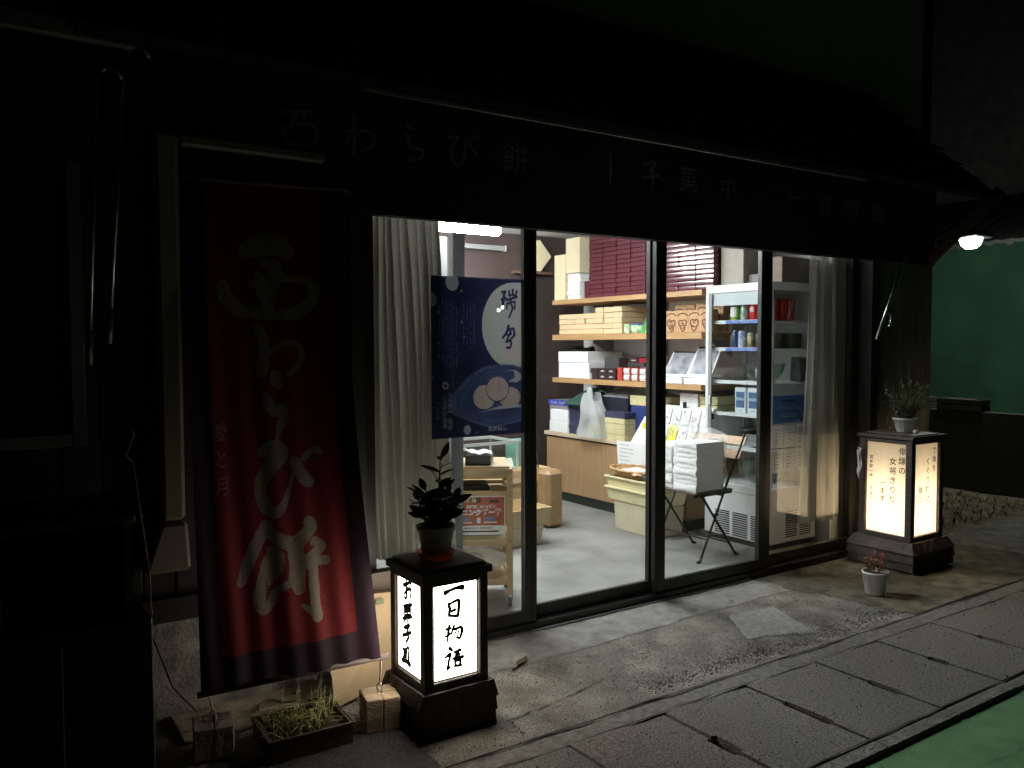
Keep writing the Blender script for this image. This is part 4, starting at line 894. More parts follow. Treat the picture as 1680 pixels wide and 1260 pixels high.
for i, (a, b, la) in enumerate((((.535,-.16,2.46),(.462,-.16,1.455),'thin metal awning pole nearer the cream pipe cover'),((.445,-.16,2.37),(.398,-.16,1.38),'thin metal awning pole nearer the grey window frame'))):
    t = thing('awning_pole', la, 'pole', b, 0, 'two metal poles hanging on the dark left wall')
    A, Bq = Vector(a), Vector(b); mb = MB(); mb.tube([A, A.lerp(Bq, .88)], .008, 8); mb.obj('shaft', mat('dull_metal_pole', (.42,.42,.42), .3, metal=1.0), t)
    mb = MB(); mb.tube([A.lerp(Bq,.885), Bq], [.010,.011], 8); mb.obj('grip', mat('grey_grip', (.22,.22,.22), .35, metal=.5), t)
    mb = MB(); mb.tube([A, A+Vector((.02,-.02,.03)), A+Vector((.06,-.02,.035)), A+Vector((.075,-.02,.0))], .009, 8); mb.obj('hook', M_steel, t)
boxes('awning_rail', mat('grey_rail', (.2,.2,.18), .6), None, (-.8,-.24,2.47,.56,-.20,2.53), bev=.004); tag(bpy.data.objects['awning_rail'], 'grey awning rail high on the wall at the top left', 'rail')
t = thing('stall_cabinet', 'dark wooden display cabinet with an open shelf at the lower left', 'cabinet', (.0,-.5,0))
boxes('body', M_dark, t, (-.9,-.62,0.004,.50,-.14,.60), bev=.004)
boxes('top_board', mat('dark_counter_top', (.05,.04,.03), .5, var=.2), t, (-.9,-.60,.90,.46,-.13,.925), bev=.003)
boxes('back_board', M_dark, t, (-.9,-.16,.602,.46,-.13,.899)); boxes('side_board', M_dark, t, (.43,-.59,.602,.455,-.161,.899))
mb = MB(); mb.box(.245,-.626,.1,.249,-.6205,.56); mb.obj('door_seam', M_steel, t)
o = boxes('carton', M_card, None, (-.25,-.56,.603,.10,-.30,.83), bev=.002); tag(o, 'cardboard carton on the shelf of the dark left cabinet', 'box')
mb = MB(); mb.tube([(.50,-.15,1.14),(.52,-.16,1.165),(.535,-.16,1.13),(.52,-.16,1.09),(.505,-.16,1.06),(.53,-.165,1.03),(.555,-.17,.80),(.575,-.17,.62),(.58,-.16,.47)], .0045, 6)
mb.tube([(.58,-.12,.40),(.60,-.13,.34),(.64,-.2,.2),(.70,-.3,.13)], .004, 6)
tag(mb.obj('cord', mat('pale_cord_weathered', (.2,.18,.15), .7), None), 'thin pale cord looped from a hook down past the end of the cream pipe cover', 'cord')

# crank bar of the awning on the right wall
t = thing('awning_crank', 'slanting thin metal crank rod with a hook in front of the metal wall', 'crank', (4.99,-.3,1.47))
mb = MB(); mb.tube([(5.147,-.3,2.052),(5.02,-.3,1.80),(4.829,-.3,1.474)], [.006,.010,.007], 8); mb.obj('rod', M_steel, t)
mb = MB(); mb.tube([(4.925,-.3,1.63),(4.95,-.31,1.645),(4.975,-.31,1.62),(4.965,-.31,1.57),(4.95,-.31,1.555)], .006, 8); mb.obj('hook', mat('dull_metal_pole', (.42,.42,.42), .3, metal=1.0), t)

# ------------------------------------------------------------------ far right: a lamp lit green wall across the yard
t = thing('green_building', 'far building with a plain green wall lit by a lamp under its ragged eave', 'building', (10,1,0))
boxes('wall', mat('green_wall_paint', (.06,.165,.09), .85, var=.2, scale=1.5), t, (10.8,-6,0, 11.0,9,3.1))
boxes('upper_wall', mat('added_dark_wall', (.03,.03,.03), .9, var=.3), t, (10.85,-6,3.26, 11.0,9,9))  # added above the roof to blacken the faint sky at the top right
mb = MB(); mb.grid(lambda u, v: Vector((8.9+1.9*v, -6+15*u, 2.50+.75*v+.004*math.sin(u*2*math.pi*95))), 1200, 1)
mb.grid(lambda u, v: Vector((8.91, -6+15*u, 2.50-(.03+.07*abs(mn.noise(Vector((u*150, 0, 0)))))*v+.004*math.sin(u*2*math.pi*95))), 1200, 1)
mb.obj('roof', mat('black_eave', (.008,.008,.008), .9), t)
t = thing('wall_lamp', 'white half-round lamp glowing under the eave before the green wall', 'lamp', (8.2,.883,2.4))
mb = MB(); mb.lathe([(.0,-.10),(.05,-.096),(.085,-.066),(.10,-.022),(.102,0)], (8.20,.873,2.46), 28); mb.obj('globe', mat('lit_globe', (1,1,1), .4, emit=(.86,1,.95), estr=6), t)
boxes('mount', M_black, t, (8.08,.75,2.462,8.37,1.0,2.52), bev=.01)
ld = bpy.data.lights.new('lamp_light', 'POINT'); ld.energy = 36; ld.color = (.9,1,.85); ld.shadow_soft_size = .12
lo = bpy.data.objects.new('lamp_light', ld); COL.objects.link(lo); lo.parent = t; lo.location = (0,-.01,-.15)
t = thing('low_wall', 'low dark wall in the yard in front of the green wall', 'wall', (8.3,1.0,0)); boxes('masonry', mat('dark_block_wall', (.05,.05,.048), .9, var=.2), t, (8.25,-4,0,8.4,6,.78))
for la, y0, y1, h in (('square dark crate on the low wall before the green wall',1.30,1.58,.13),('wide dark crate on the low wall nearer the right edge',.76,1.20,.125)):
    mb = MB(); mb.box(8.24,y0,.784,8.42,y1,.784+h*.42,bev=.004); mb.box(8.24,y0,.784+h*.5,8.42,y1,.784+h*.92,bev=.004)
    for yy in (y0+.02, y1-.05): mb.box(8.26,yy,.782,8.40,yy+.03,.784+h)
    tag(mb.obj('crate', mat('dark_crate', (.04,.038,.034), .8), None), la, 'crate')
mb = MB()
for k in range(900):
    x, y = random.uniform(6.0,8), random.uniform(.05,1.2); d = Vector((random.gauss(0,1), random.gauss(0,1), 1.2)); mb.leaf((x,y,0.0), d, (0,0,1), random.uniform(.03,.09), .012, .3)
tag(mb.obj('weeds', mat('dry_weed', (.10,.09,.03), .8, var=.4), None, flip=False), 'low dry weeds on the bare ground behind the tall lantern', 'weeds', kind='stuff')

# twin street lamp on the far side of the road: the two glints in the glass over the poster
t = thing('street_lamp', 'twin globe street lamp across the road, mirrored as two glints over the poster', 'street lamp', (12.02,-15.0,0))
mb = MB(); mb.lathe([(.09,0),(.09,.05),(.05,.10),(.035,.5),(.03,2.2)], (12.02,-15.05,0), 16); mb.tube([(11.96,-14.97,2.29),(12.02,-15.05,2.2),(12.085,-14.97,2.36)], .012, 8); mb.obj('pole', M_black, t)
for x, z in ((11.96,2.341),(12.085,2.423)):
    mb = MB(); mb.lathe([(.0,-.045),(.025,-.038),(.042,-.015),(.042,.015),(.025,.038),(.0,.045)], (x,-14.97,z), 18); mb.obj('globe', mat('lit_street_globe', (1,1,1), .4, emit=(1,.98,.9), estr=22), t)
# ------------------------------------------------------------------ shelving along the right wall
ORD = ['first','second','third','fourth','fifth','sixth','seventh','eighth','ninth','tenth','eleventh','twelfth','thirteenth','fourteenth','fifteenth','sixteenth']
XF = 4.53
for la, z0, z1 in (('upper wooden wall shelf carrying the maroon boxes',1.80,1.84),('middle wooden wall shelf carrying the tan boxes and carved moulds',1.485,1.533),('lower wooden wall shelf carrying white boxes and calendars',1.108,1.150)):
    t = thing('wall_shelf', la, 'shelf', (4.78,1.7,z0), 0, 'wooden shelves on the white wall')
    boxes('board', M_shelf, t, (XF-.03,.86,z0,5.038,2.66,z1), bev=.002)
    for yy in (1.05, 1.75, 2.45):
        mb = MB(); mb.hexa([(4.80,yy-.008,z0-.02),(5.038,yy-.008,z0-.14),(5.038,yy+.008,z0-.14),(4.80,yy+.008,z0-.02)], [(4.80,yy-.008,z0-.0015),(5.038,yy-.008,z0-.0015),(5.038,yy+.008,z0-.0015),(4.80,yy+.008,z0-.0015)])
        mb.obj('bracket', mat('grey_bracket', (.4,.4,.4), .5), t)
t = thing('counter', 'low wooden counter along the right wall under the shelves', 'counter', (4.75,1.85,.06))
boxes('body', M_ply, t, (4.475,.97,.142,5.035,2.71,.620), bev=.002)
boxes('kick_board', M_black, t, (4.49,.985,.061,5.03,2.70,.1415)); boxes('reveal_strip', mat('dark_reveal', (.03,.02,.012), .7), t, (4.482,.98,.6205,5.03,2.70,.634))
boxes('counter_top', mat('pale_counter_top', (.62,.50,.36), .45, var=.08, scale=5), t, (4.455,.955,.6345,5.036,2.725,.668), bev=.003)
ZC, Z1, Z2, Z3 = .669, 1.151, 1.534, 1.841

def one(name, m, label, cat, b, group=None, bev=.003, origin=None):
    mb = MB(); mb.box(*b, bev=bev); return tag(mb.obj(name, m, None), label, cat, group)

# ---- maroon boxes: glossy lids with a rounded front edge
M_mar = mat('maroon_gloss_paper', (.095,.018,.027), .17, var=.06, scale=30, spec=.6)
h = .0372; w = .168; dpt = .30
ycols = [2.075,1.902,1.728,1.553,1.375,1.20,1.028,.853]
mb = MB()
prof = [(0,0),(.0,.0255),(.001,.030),(.0035,.0335),(.008,.0355),(.015,.0362)]   # box front, lid edge rolling back
n = 8
vs = [[mb.bm.verts.new((px, -w/2+w*j/n+.0, pz+.0022*(1-(2*j/n-1)**2)*(pz > .02))) for j in range(n+1)] for px, pz in prof]
for a, b in zip(vs, vs[1:]):
    for j in range(n):
        f = mb.bm.faces.new((a[j], a[j+1], b[j+1], b[j])); f.smooth = True
mb.box(.0152,-w/2,0,dpt,w/2,.0345)
mb.poly([(p[0],-w/2,p[1]) for p in prof]+[(.0151,-w/2,0)]); mb.poly([(p[0],w/2,p[1]) for p in prof]+[(.0151,w/2,0)])
ob = mb.obj('gift_box', M_mar, None, local=True)
CN = ['farthest column','second farthest column','third farthest column','fourth farthest column','fourth nearest column','third nearest column','second nearest column','nearest column']
first = True
for c, y in enumerate(ycols):
    nrow = 15 if c < 4 else (13 if c < 6 else 11)
    for r in range(nrow):
        loc = (XF-.012+random.uniform(-.003,.003), y+random.uniform(-.0018,.0018), Z3+.0005+r*h)
        lab = 'maroon gift box, %s from the bottom of the %s on the shelf' % (ORD[r], CN[c])
        rz = random.uniform(-.006,.006)
        if first: ob.location = loc; ob.rotation_euler = (0,0,rz); tag(ob, lab, 'gift box', 'maroon boxes stacked on the upper shelf'); first = False
        else: dup(ob, loc, lab, rz)
o = one('gift_box', M_mar, 'maroon gift box standing upright at the far end of the maroon stacks', 'gift box', (XF-.005,2.175,Z3,XF+.25,2.235,Z3+.145))
M_pale = mat('cream_card_box', (.72,.62,.42), .7, var=.04)
o = one('tall_box', M_pale, 'tall cream carton standing at the far left end of the upper shelf', 'box', (XF-.01,2.50,Z3,XF+.32,2.655,Z3+.40))
o = one('tall_box', M_pale, 'cream carton resting on the pile of white boxes on the upper shelf', 'box', (XF-.02,2.285,Z3+.226,XF+.30,2.475,Z3+.53))
boxes('tape', mat('brown_tape', (.45,.33,.2), .4), o, (XF+.16,2.2835,Z3+.30,XF+.21,2.2848,Z3+.42))
for k in range(6): one('flat_box', M_white, 'flat white box, %s from the bottom in the pile between the cream cartons' % ORD[k], 'box', (XF+random.uniform(-.01,.006),2.30+random.uniform(0,.01),Z3+.0003+k*.0372,XF+.28,2.475,Z3+.0365+k*.0372), 'white boxes under the cream carton')
one('end_box', mat('grey_beige_box', (.36,.33,.28), .7, var=.05), 'beige carton at the near end of the maroon stacks on the upper shelf', 'box', (XF+.05,.55,Z3,XF+.40,.755,Z3+.52))
t = thing('plaque', 'pale wooden plaque hung at the top of the dark back wall', 'plaque', (4.47,2.85,2.12))
mb = MB(); mb.slab([(4.30,2.84,2.13),(4.50,2.835,2.115),(4.62,2.835,2.255),(4.49,2.835,2.40),(4.30,2.84,2.36)], (0,-1,0), .03); mb.obj('panel', M_pale, t)
mb = MB(); mb.box(4.20,2.80,2.085,4.60,2.879,2.108); mb.obj('ledge', mat('ledge_brown', (.12,.07,.05), .5), t)

# ---- tan boxes on the middle shelf
M_tan = mat('tan_box_paper', (.72,.52,.32), .65, var=.04)
bw = .118; bh = .0445
rows = [ [(1.755,1.872),(1.874,1.99),(1.992,2.60)], [(1.755,1.872),(1.874,1.99),(1.992,2.60)], [(1.755,1.872),(1.874,1.985),(1.99,2.105),(2.115,2.225),(2.245,2.375),(2.38,2.60)], [(1.755,1.87),(1.872,1.985),(1.988,2.10),(2.102,2.60)], [(1.750,1.865),(1.867,1.975),(1.99,2.09)] ]
for r, row in enumerate(rows):
    for k, (a, b) in enumerate(row):
        one('paper_box', M_tan, 'tan paper box, %s from the near end, %s row of the pile on the shelf' % (ORD[k], ('bottom','second','third','fourth','top')[r]), 'box', (XF+random.uniform(-.006,.006),a+.0012,Z2+.0004+r*bh,XF+.42,b,Z2+.0428+r*bh), 'tan boxes piled on the middle shelf', bev=.0035)
t = thing('paper_cup', 'white and green paper cup with a blue lid beside the tan boxes', 'cup', (4.58,1.62,Z2))
mb = MB(); mb.lathe([(.058,0),(.064,.066)], (4.60,1.625,Z2+.001), 24); mb.obj('cup', mat('white_green_print', (.75,.78,.70), .5, col2=(.25,.5,.12), scale=26, detail=1), t)
mb = MB(); mb.lathe([(.066,.0665),(.066,.074),(.060,.078)], (4.60,1.625,Z2+.001), 24); mb.obj('lid', mat('blue_lid', (.06,.09,.4), .4), t)
o = one('carton', mat('white_green_print', (.75,.78,.70), .5), 'small white and green carton on the middle shelf against the tan boxes', 'carton', (4.545,1.69,Z2,4.62,1.745,Z2+.075))
mb = MB(); mb.grid(lambda u, v: Vector((4.62+.09*math.cos(u*6.283)*(1-.55*v)*(1+.1*math.sin(u*25)), 1.50+.085*math.sin(u*6.283)*(1-.6*v)*(1+.12*math.sin(u*19+2)), Z2+.001+.155*v+.006*math.sin(u*13)*v)), 48, 10)
tag(mb.obj('bag', mat('green_plastic_bag', (.10,.42,.09), .3, var=.3, scale=20, transl=.2), None), 'green plastic bag on the middle shelf behind the paper cup', 'bag')
M_mould = mat('carved_mould_wood', (.50,.29,.15), .6, var=.2, scale=14, stretch=(1,4,1), bump=.15)
def mould(label, y0, y1, z0, z1, x, figs):
    t = thing('wooden_mould', label, 'mould', (x,(y0+y1)/2,z0), 0, 'carved wooden cake moulds')
    boxes('block', M_mould, t, (x,y0,z0,x+.06,y1,z1), bev=.004)
    mb = MB(); rr = random.Random(int(y0*100)+int(z1*1000))
    for k in range(figs):
        cy = y1-(k+.5)*(y1-y0)/figs; hh = (z1-z0)
        ol = []
        for q in range(13):     # an irregular carved figure: outline and three grooves inside it
            a = q/12*2*math.pi; r = 1+.28*math.sin(a*3+rr.uniform(-.8,.8))*(q not in (0, 12)); ol.append((x-.001, cy+.036*r*math.cos(a), z0+hh*.36+hh*.25*r*math.sin(a)))
        mb.tube(ol, .0042, 5, caps=False)
        for q in range(4):
            zz = z0+hh*(.22+.09*q); w_ = rr.uniform(.012,.028); o_ = rr.uniform(-.012,.012)
            mb.tube([(x-.001, cy+o_-w_, zz), (x-.001, cy+o_, zz+rr.uniform(-.012,.012)), (x-.001, cy+o_+w_, zz+rr.uniform(-.008,.008))], [.002,.005,.002], 5)
        mb.tube([(x-.001, cy+.05*math.cos(math.pi*j/8), z0+hh*.74+.022*math.sin(math.pi*j/8)) for j in range(9)], .004, 5)
    mb.obj('carving', mat('carved_recess', (.13,.055,.025), .8), t)
mould('long carved wooden cake mould leaning at the front of the middle shelf', .80,1.275,Z2,Z2+.165,4.55,4)
mould('plain-topped carved mould behind, next to the dark post, on the middle shelf', 1.085,1.29,Z2,Z2+.215,4.66,2)
mould('shorter carved mould behind, nearest the fridge, on the middle shelf', .80,1.075,Z2,Z2+.222,4.66,2)

# ---- lower shelf
mb = MB(); mb.grid(lambda u, v: Vector((4.66+.14*(v)+.01*math.sin(u*14), 2.35+.30*u, Z1+.02+.255*math.sin(math.pi*min(1,.18+v*.8))+.02*math.sin(u*9+v*5)*(v))), 20, 12)
tag(mb.obj('cloth_bag', mat('black_nylon', (.018,.018,.022), .5), None), 'black nylon bag slumped behind the white boxes on the lower shelf', 'bag')
for la, a, b, z0, z1 in (('bottom far',2.402,2.605,0,.135),('bottom near',2.178,2.396,0,.136),('top far',2.408,2.61,.137,.232),('top near',2.196,2.404,.138,.233)):
    one('white_box', M_white, 'white cake box, %s one of the four stacked on the lower shelf' % la, 'box', (XF,a,Z1+.0005+z0,XF+.40,b,Z1+z1), 'four white boxes on the lower shelf')
one('small_white_box', M_white, 'tiny white box on the lower shelf edge beside the four white boxes', 'box', (4.50,2.135,Z1,4.55,2.172,Z1+.05))
M_dkb = mat('dark_maroon_box', (.035,.018,.020), .45); M_char = mat('charcoal_box', (.045,.043,.043), .55); M_crest = mat('silver_crest', (.6,.6,.6), .4)
one('dark_box', M_dkb, 'plain dark box beside the four white boxes on the lower shelf', 'box', (XF,2.062,Z1,XF+.25,2.158,Z1+.094))
k = 0
for r in range(2):
    for a in (1.945, 1.835):
        o = one('dark_box', M_dkb, 'small dark box with a white crest, %s row %s, on the lower shelf' % (('bottom','top')[r], ('far','near')[k % 2]), 'box', (XF,a,Z1+.0005+r*.0475,XF+.25,a+.106,Z1+.0470+r*.0475), 'dark crested boxes on the lower shelf'); k += 1
        mb = MB(); cy = a+.053; cz = Z1+.024+r*.0475
        for j in range(3): mb.box(XF-.0015,cy-.021+.014*j,cz-.006+.004*(j == 1),XF-.0003,cy-.008+.014*j,cz+.006+.003*(j == 1))
        mb.obj('crest', M_crest, o)
one('dark_box', M_char, 'charcoal box standing on the crested boxes on the lower shelf', 'box', (XF+.02,1.815,Z1+.0958,XF+.26,1.998,Z1+.185))
o = one('dark_box', M_dkb, 'upper black box with a small label stacked behind the red boxes', 'box', (XF+.10,1.675,Z1+.145,XF+.3,1.79,Z1+.19)); boxes('label_strip', M_crest, o, (XF+.0985,1.70,Z1+.160,XF+.0997,1.75,Z1+.168))
one('dark_box', M_char, 'grey box under the labelled black box behind the red boxes', 'box', (XF+.10,1.60,Z1+.11,XF+.3,1.80,Z1+.1445))
one('red_box', mat('crimson_box', (.26,.015,.03), .4), 'small crimson box at the top of the pile behind the red and white boxes', 'box', (XF+.105,1.585,Z1+.145,XF+.3,1.67,Z1+.185))
one('red_box', mat('red_carton', (.50,.06,.04), .5), 'red box standing upright between the dark boxes and the white tags', 'box', (XF+.01,1.765,Z1,XF+.2,1.822,Z1+.105))
for k, y in enumerate((1.70,1.605,1.51,1.415)):
    o = one('red_box', mat('red_carton', (.50,.06,.04), .5), 'red box with a white wrapper, %s after the upright red box on the lower shelf' % ORD[k], 'box', (XF+.01,y-.04,Z1,XF+.16,y+.04,Z1+.104), 'red boxes with white wrappers')
    for j in range(2):
        mb = MB(); mb.grid(lambda u, v: Vector((XF+.004-.010*math.sin(math.pi*v)*(.5+.5*math.sin(math.pi*u)), y-.034+.066*u, Z1+.004+j*.051+.046*v)), 6, 6); mb.obj('wrapper', M_paper, o)
# calendars leaning, with white slabs below
for la, y0, y1, zt, xo in (('spiral calendar in clear wrapping leaning next to the dark post',1.05,1.30,.235,0),('spiral calendar in clear wrapping leaning against the fridge side',.815,1.045,.272,.005)):
    t = thing('calendar', la, 'calendar', (4.60,(y0+y1)/2,Z1+.047), 0, 'wrapped calendars on the lower shelf')
    x0, x1 = 4.545+xo, 4.66+xo; zb = Z1+.05; zz = Z1+zt
    mb = MB(); mb.hexa([(x0,y0,zb),(x0+.012,y0,zb),(x0+.012,y1,zb),(x0,y1,zb)], [(x1,y0-.0,zz),(x1+.012,y0,zz),(x1+.012,y1,zz),(x1,y1,zz)]); mb.obj('pages', M_white, t)
    d = Vector((x1-x0,0,zz-zb)).normalized(); nn = Vector((-d.z,0,d.x)); ln = (Vector((x1,0,zz))-Vector((x0,0,zb))).length
    P = lambda s, q, l=.0015: Vector((x0, y1-(y1-y0)*s, zb))+d*ln*q+nn*l
    mb = MB(); mb.poly([P(.05,.10),P(.95,.10),P(.95,.92),P(.05,.92)]); mb.obj('picture', mat('grey_photo_print', (.09,.10,.13), .35, col2=(.40,.41,.46), scale=9, detail=3, var=.1), t)
    mb = MB(); mb.grid(lambda u, v: P(.01+.98*u,.02+.96*v,.004+.004*math.sin(u*9+v*4)*math.sin(v*7)), 14, 14); mb.obj('clear_wrap', sheer('shiny_film', (.9,.9,.95), .22, .12, .3), t)
    mb = MB()
    for k in range(15): mb.box(P(.08+.06*k,.96)[0]-.004, P(.08+.06*k,.96)[1]-.004, P(0,.95)[2]-.004, P(.08+.06*k,.96)[0]+.004, P(.08+.06*k,.96)[1]+.002, P(0,1.0)[2]+.006)
    mb.obj('binding', M_black, t)
    one('white_slab', M_white, 'flat white package under the %s' % ('calendar next to the dark post' if xo == 0 else 'calendar against the fridge side'), 'package', (4.505,y0+.005,Z1+.0005,4.80,y1-.005,Z1+.0465), 'white packages under the calendars')

# ---- on the counter
o = one('display_box', mat('grey_display_card', (.24,.21,.22), .5), 'grey display box with a blue printed band at the far end of the counter', 'box', (4.50,2.43,ZC,4.72,2.70,ZC+.28))
boxes('blue_band', mat('blue_band_print', (.035,.055,.36), .5), o, (4.4965,2.40,ZC+.235,4.4995,2.715,ZC+.283))
mb = MB()
for y in (2.63, 2.515, 2.425): write(mb, 'Combi', .034, (4.4958,y,ZC+.258), (0,-1,0), (0,0,1), sx=1.0)
mb.obj('writing', mat('white_print', (.75,.75,.78), .5), o)
for k in range(2): one('white_box', M_white, ('lower','upper')[k]+' of two white boxes before the blue banded display box on the counter', 'box', (4.465+.004*k,2.392,ZC+.0005+k*.100,4.66,2.655-.01*k,ZC+.099+k*.100), 'two white boxes on the counter')
M_nav = mat('navy_box_paper', (.040,.042,.085), .45, var=.08); M_navb = mat('deep_blue_box', (.025,.04,.17), .45)
for k in range(6): one('navy_box', M_nav, 'flat navy box, %s from the bottom of the stack beside the plastic bag' % ORD[k], 'box', (4.475+random.uniform(-.004,.004),2.165,ZC+.0005+k*.0415,4.70,2.383,ZC+.0410+k*.0415), 'navy boxes stacked on the counter')
mb = MB(); A_ = [(4.46,2.40,ZC+.275),(4.44,2.14,ZC+.30),(4.66,2.02,ZC+.415),(4.74,2.20,ZC+.42)]
mb.slab([(4.43,2.405,ZC+.262),(4.42,2.17,ZC+.262),(4.52,2.03,ZC+.395),(4.66,2.12,ZC+.42),(4.60,2.29,ZC+.385)], (-.5,0,.86), .01)
mb.hexa([(4.47,2.37,ZC+.252),(4.47,2.18,ZC+.252),(4.70,2.10,ZC+.252),(4.70,2.37,ZC+.252)], [(4.50,2.33,ZC+.29),(4.50,2.19,ZC+.29),(4.66,2.13,ZC+.37),(4.66,2.3,ZC+.36)])
tag(mb.obj('folded_cloth', mat('dark_green_cloth', (.022,.060,.045), .7, var=.15, scale=10), None), 'dark green folded wrapper draped over the stack of navy boxes', 'cloth')
# white carrier bag
def bagpt(u, v):
    a = u*2*math.pi; q = abs(math.cos(a))
    wx, wy = .095*(1-.38*v**2)*(1+.05*math.sin(a*5+v*4)), .165*(1-.52*v**1.3)*(1+.05*math.sin(a*7+v*9))
    s_ = lambda c: math.copysign(abs(c)**.6, c)
    z = .34*v
    if v > .8: z += .035*math.cos(2*a)*(v-.8)/.2
    return Vector((4.375+.10+wx*s_(math.cos(a))+.012*math.sin(v*8+a*2)-.04*v, 2.02+wy*s_(math.sin(a))+.012*math.sin(v*6+1), ZC+.002+z))
mb = MB(); mb.grid(bagpt, 64, 22)
t = tag(mb.obj('carrier_bag', sheer('white_poly_film', (.82,.84,.86), .68, .3, .45), None), 'thin white plastic carrier bag with small goods on the counter edge', 'bag')
mb = MB(); mb.grid(lambda u, v: Vector((4.43+.02*math.cos(u*6.28), 2.03+.028*math.sin(u*6.28)+.02*v, ZC+.34+.09*v-.02*abs(math.sin(u*3.14)))), 16, 6); mb.obj('handle', sheer('white_poly_film', (.82,.84,.86), .68, .3, .45), t)
o = one('goods_packet', mat('yellow_white_packet', (.75,.70,.45), .5), 'pale yellow packet showing through the white carrier bag', 'packet', (4.44,1.94,ZC+.006,4.53,2.09,ZC+.13), bev=.012)
one('navy_box', mat('black_blue_box', (.010,.011,.022), .4), 'big black box standing behind the white carrier bag', 'box', (4.58,1.735,ZC,4.86,2.05,ZC+.335))
mb = MB(); mb.slab([(4.57,2.04,ZC+.345),(4.58,1.74,ZC+.34),(4.72,1.80,ZC+.405),(4.74,2.0,ZC+.41)], (-.3,0,.95), .006); tag(mb.obj('packet', mat('grey_film_packet', (.25,.26,.27), .25), None), 'grey crumpled film packet on top of the big black box', 'packet')
M_yel = mat('yellow_pattern_paper', (.68,.60,.33), .6, col2=(.52,.46,.26), scale=55, detail=1)
t = thing('lidded_box', 'deep blue box with a yellow patterned lid behind the yellow box stack', 'box', (4.72,1.52,ZC))
boxes('body', M_navb, t, (4.58,1.30,ZC,4.86,1.70,ZC+.285), bev=.003); boxes('lid', M_yel, t, (4.575,1.295,ZC+.286,4.865,1.705,ZC+.365), bev=.003)
for k in range(4): one('pattern_box', M_yel, 'yellow patterned box, %s from the bottom of the stack with the navy lid' % ORD[k], 'box', (4.465+random.uniform(-.004,.003),1.645,ZC+.0005+k*.0445,4.68,1.905,ZC+.044+k*.0445), 'yellow patterned boxes on the counter')
one('navy_box', M_nav, 'navy lid box on top of the yellow patterned stack', 'box', (4.462,1.64,ZC+.1785,4.685,1.91,ZC+.228))
one('tag', mat('brown_red_label', (.24,.055,.04), .5), 'brown red tag standing beside the yellow patterned stack', 'tag', (4.60,1.54,ZC+.105,4.606,1.63,ZC+.145))
for k in range(3): one('pattern_box', M_yel, 'yellow patterned box of the shorter pile beside the tag, %s from the bottom' % ORD[k], 'box', (4.64,1.49,ZC+.0005+k*.043,4.8,1.63,ZC+.0425+k*.043), 'shorter yellow pile on the counter')
t = thing('price_sign', 'white card sign with a yellow mark leaning on the counter by the dark post', 'sign', (4.47,1.45,ZC))
mb = MB(); mb.hexa([(4.458,1.40,ZC+.002),(4.462,1.40,ZC+.002),(4.462,1.565,ZC+.002),(4.458,1.565,ZC+.002)], [(4.52,1.39,ZC+.21),(4.524,1.39,ZC+.21),(4.524,1.47,ZC+.21),(4.52,1.47,ZC+.21)]); mb.obj('card', M_white, t)
mb = MB(); mb.box(4.485,1.41,ZC+.12,4.4865,1.46,ZC+.165); mb.obj('yellow_mark', mat('yellow_print', (.8,.72,.12), .5), t)
mb = MB(); mb.grid(lambda u, v: Vector((4.448-.012*math.sin(v*3)-.03*v*v, 1.72-.40*u-.07*v*(1-u)*1.0, .672-.30*v+.0*u)), 8, 10)
t = tag(mb.obj('paper_sheet', M_paper, None), 'big white printed sheet hanging over the counter edge behind the basket', 'paper')
mb = MB()
for k in range(7):
    v = .08+.10*k; x = 4.448-.012*math.sin(v*3)-.03*v*v-.0012; yb = 1.72-.07*v; mb.box(x-.0005, yb-.03-random.uniform(.10,.22), .672-.30*v-.006, x, yb-.03, .672-.30*v)
mb.obj('print_lines', mat('pale_grey_print', (.45,.45,.47), .6), t)
# postcard rack and boxes beyond the dark post
for k in range(3): one('white_box', M_white, 'white box, %s from the bottom of the pile behind the postcard rack' % ORD[k], 'box', (4.60,.985,ZC+.22+.0005+k*.062,4.9,1.17,ZC+.281+k*.062), 'white boxes behind the postcard rack')
one('plain_carton', M_white, 'white carton carrying the pile behind the postcard rack', 'box', (4.60,.97,ZC,4.9,1.20,ZC+.219))
for k in range(2):
    one('pattern_box', M_yel, ('lower','upper')[k]+' yellow patterned box in front of the fridge behind the postcards', 'box', (4.60,.79,ZC+.27+.0005+k*.065,4.9,.965,ZC+.33+k*.065), 'yellow boxes behind the postcards')
one('plain_carton', M_white, 'low white carton carrying the two yellow boxes behind the postcards', 'box', (4.60,.76,ZC,4.9,.968,ZC+.269))
t = thing('postcard_rack', 'stepped white rack of picture postcards on the counter', 'rack', (4.55,1.02,ZC))
mb = MB(); mb.hexa([(4.458,.80,ZC),(4.60,.80,ZC),(4.60,1.30,ZC),(4.458,1.30,ZC)], [(4.575,.80,ZC+.31),(4.60,.80,ZC+.31),(4.60,1.30,ZC+.31),(4.575,1.30,ZC+.31)]); mb.obj('stand', M_white, t)
rk = random.Random(3)
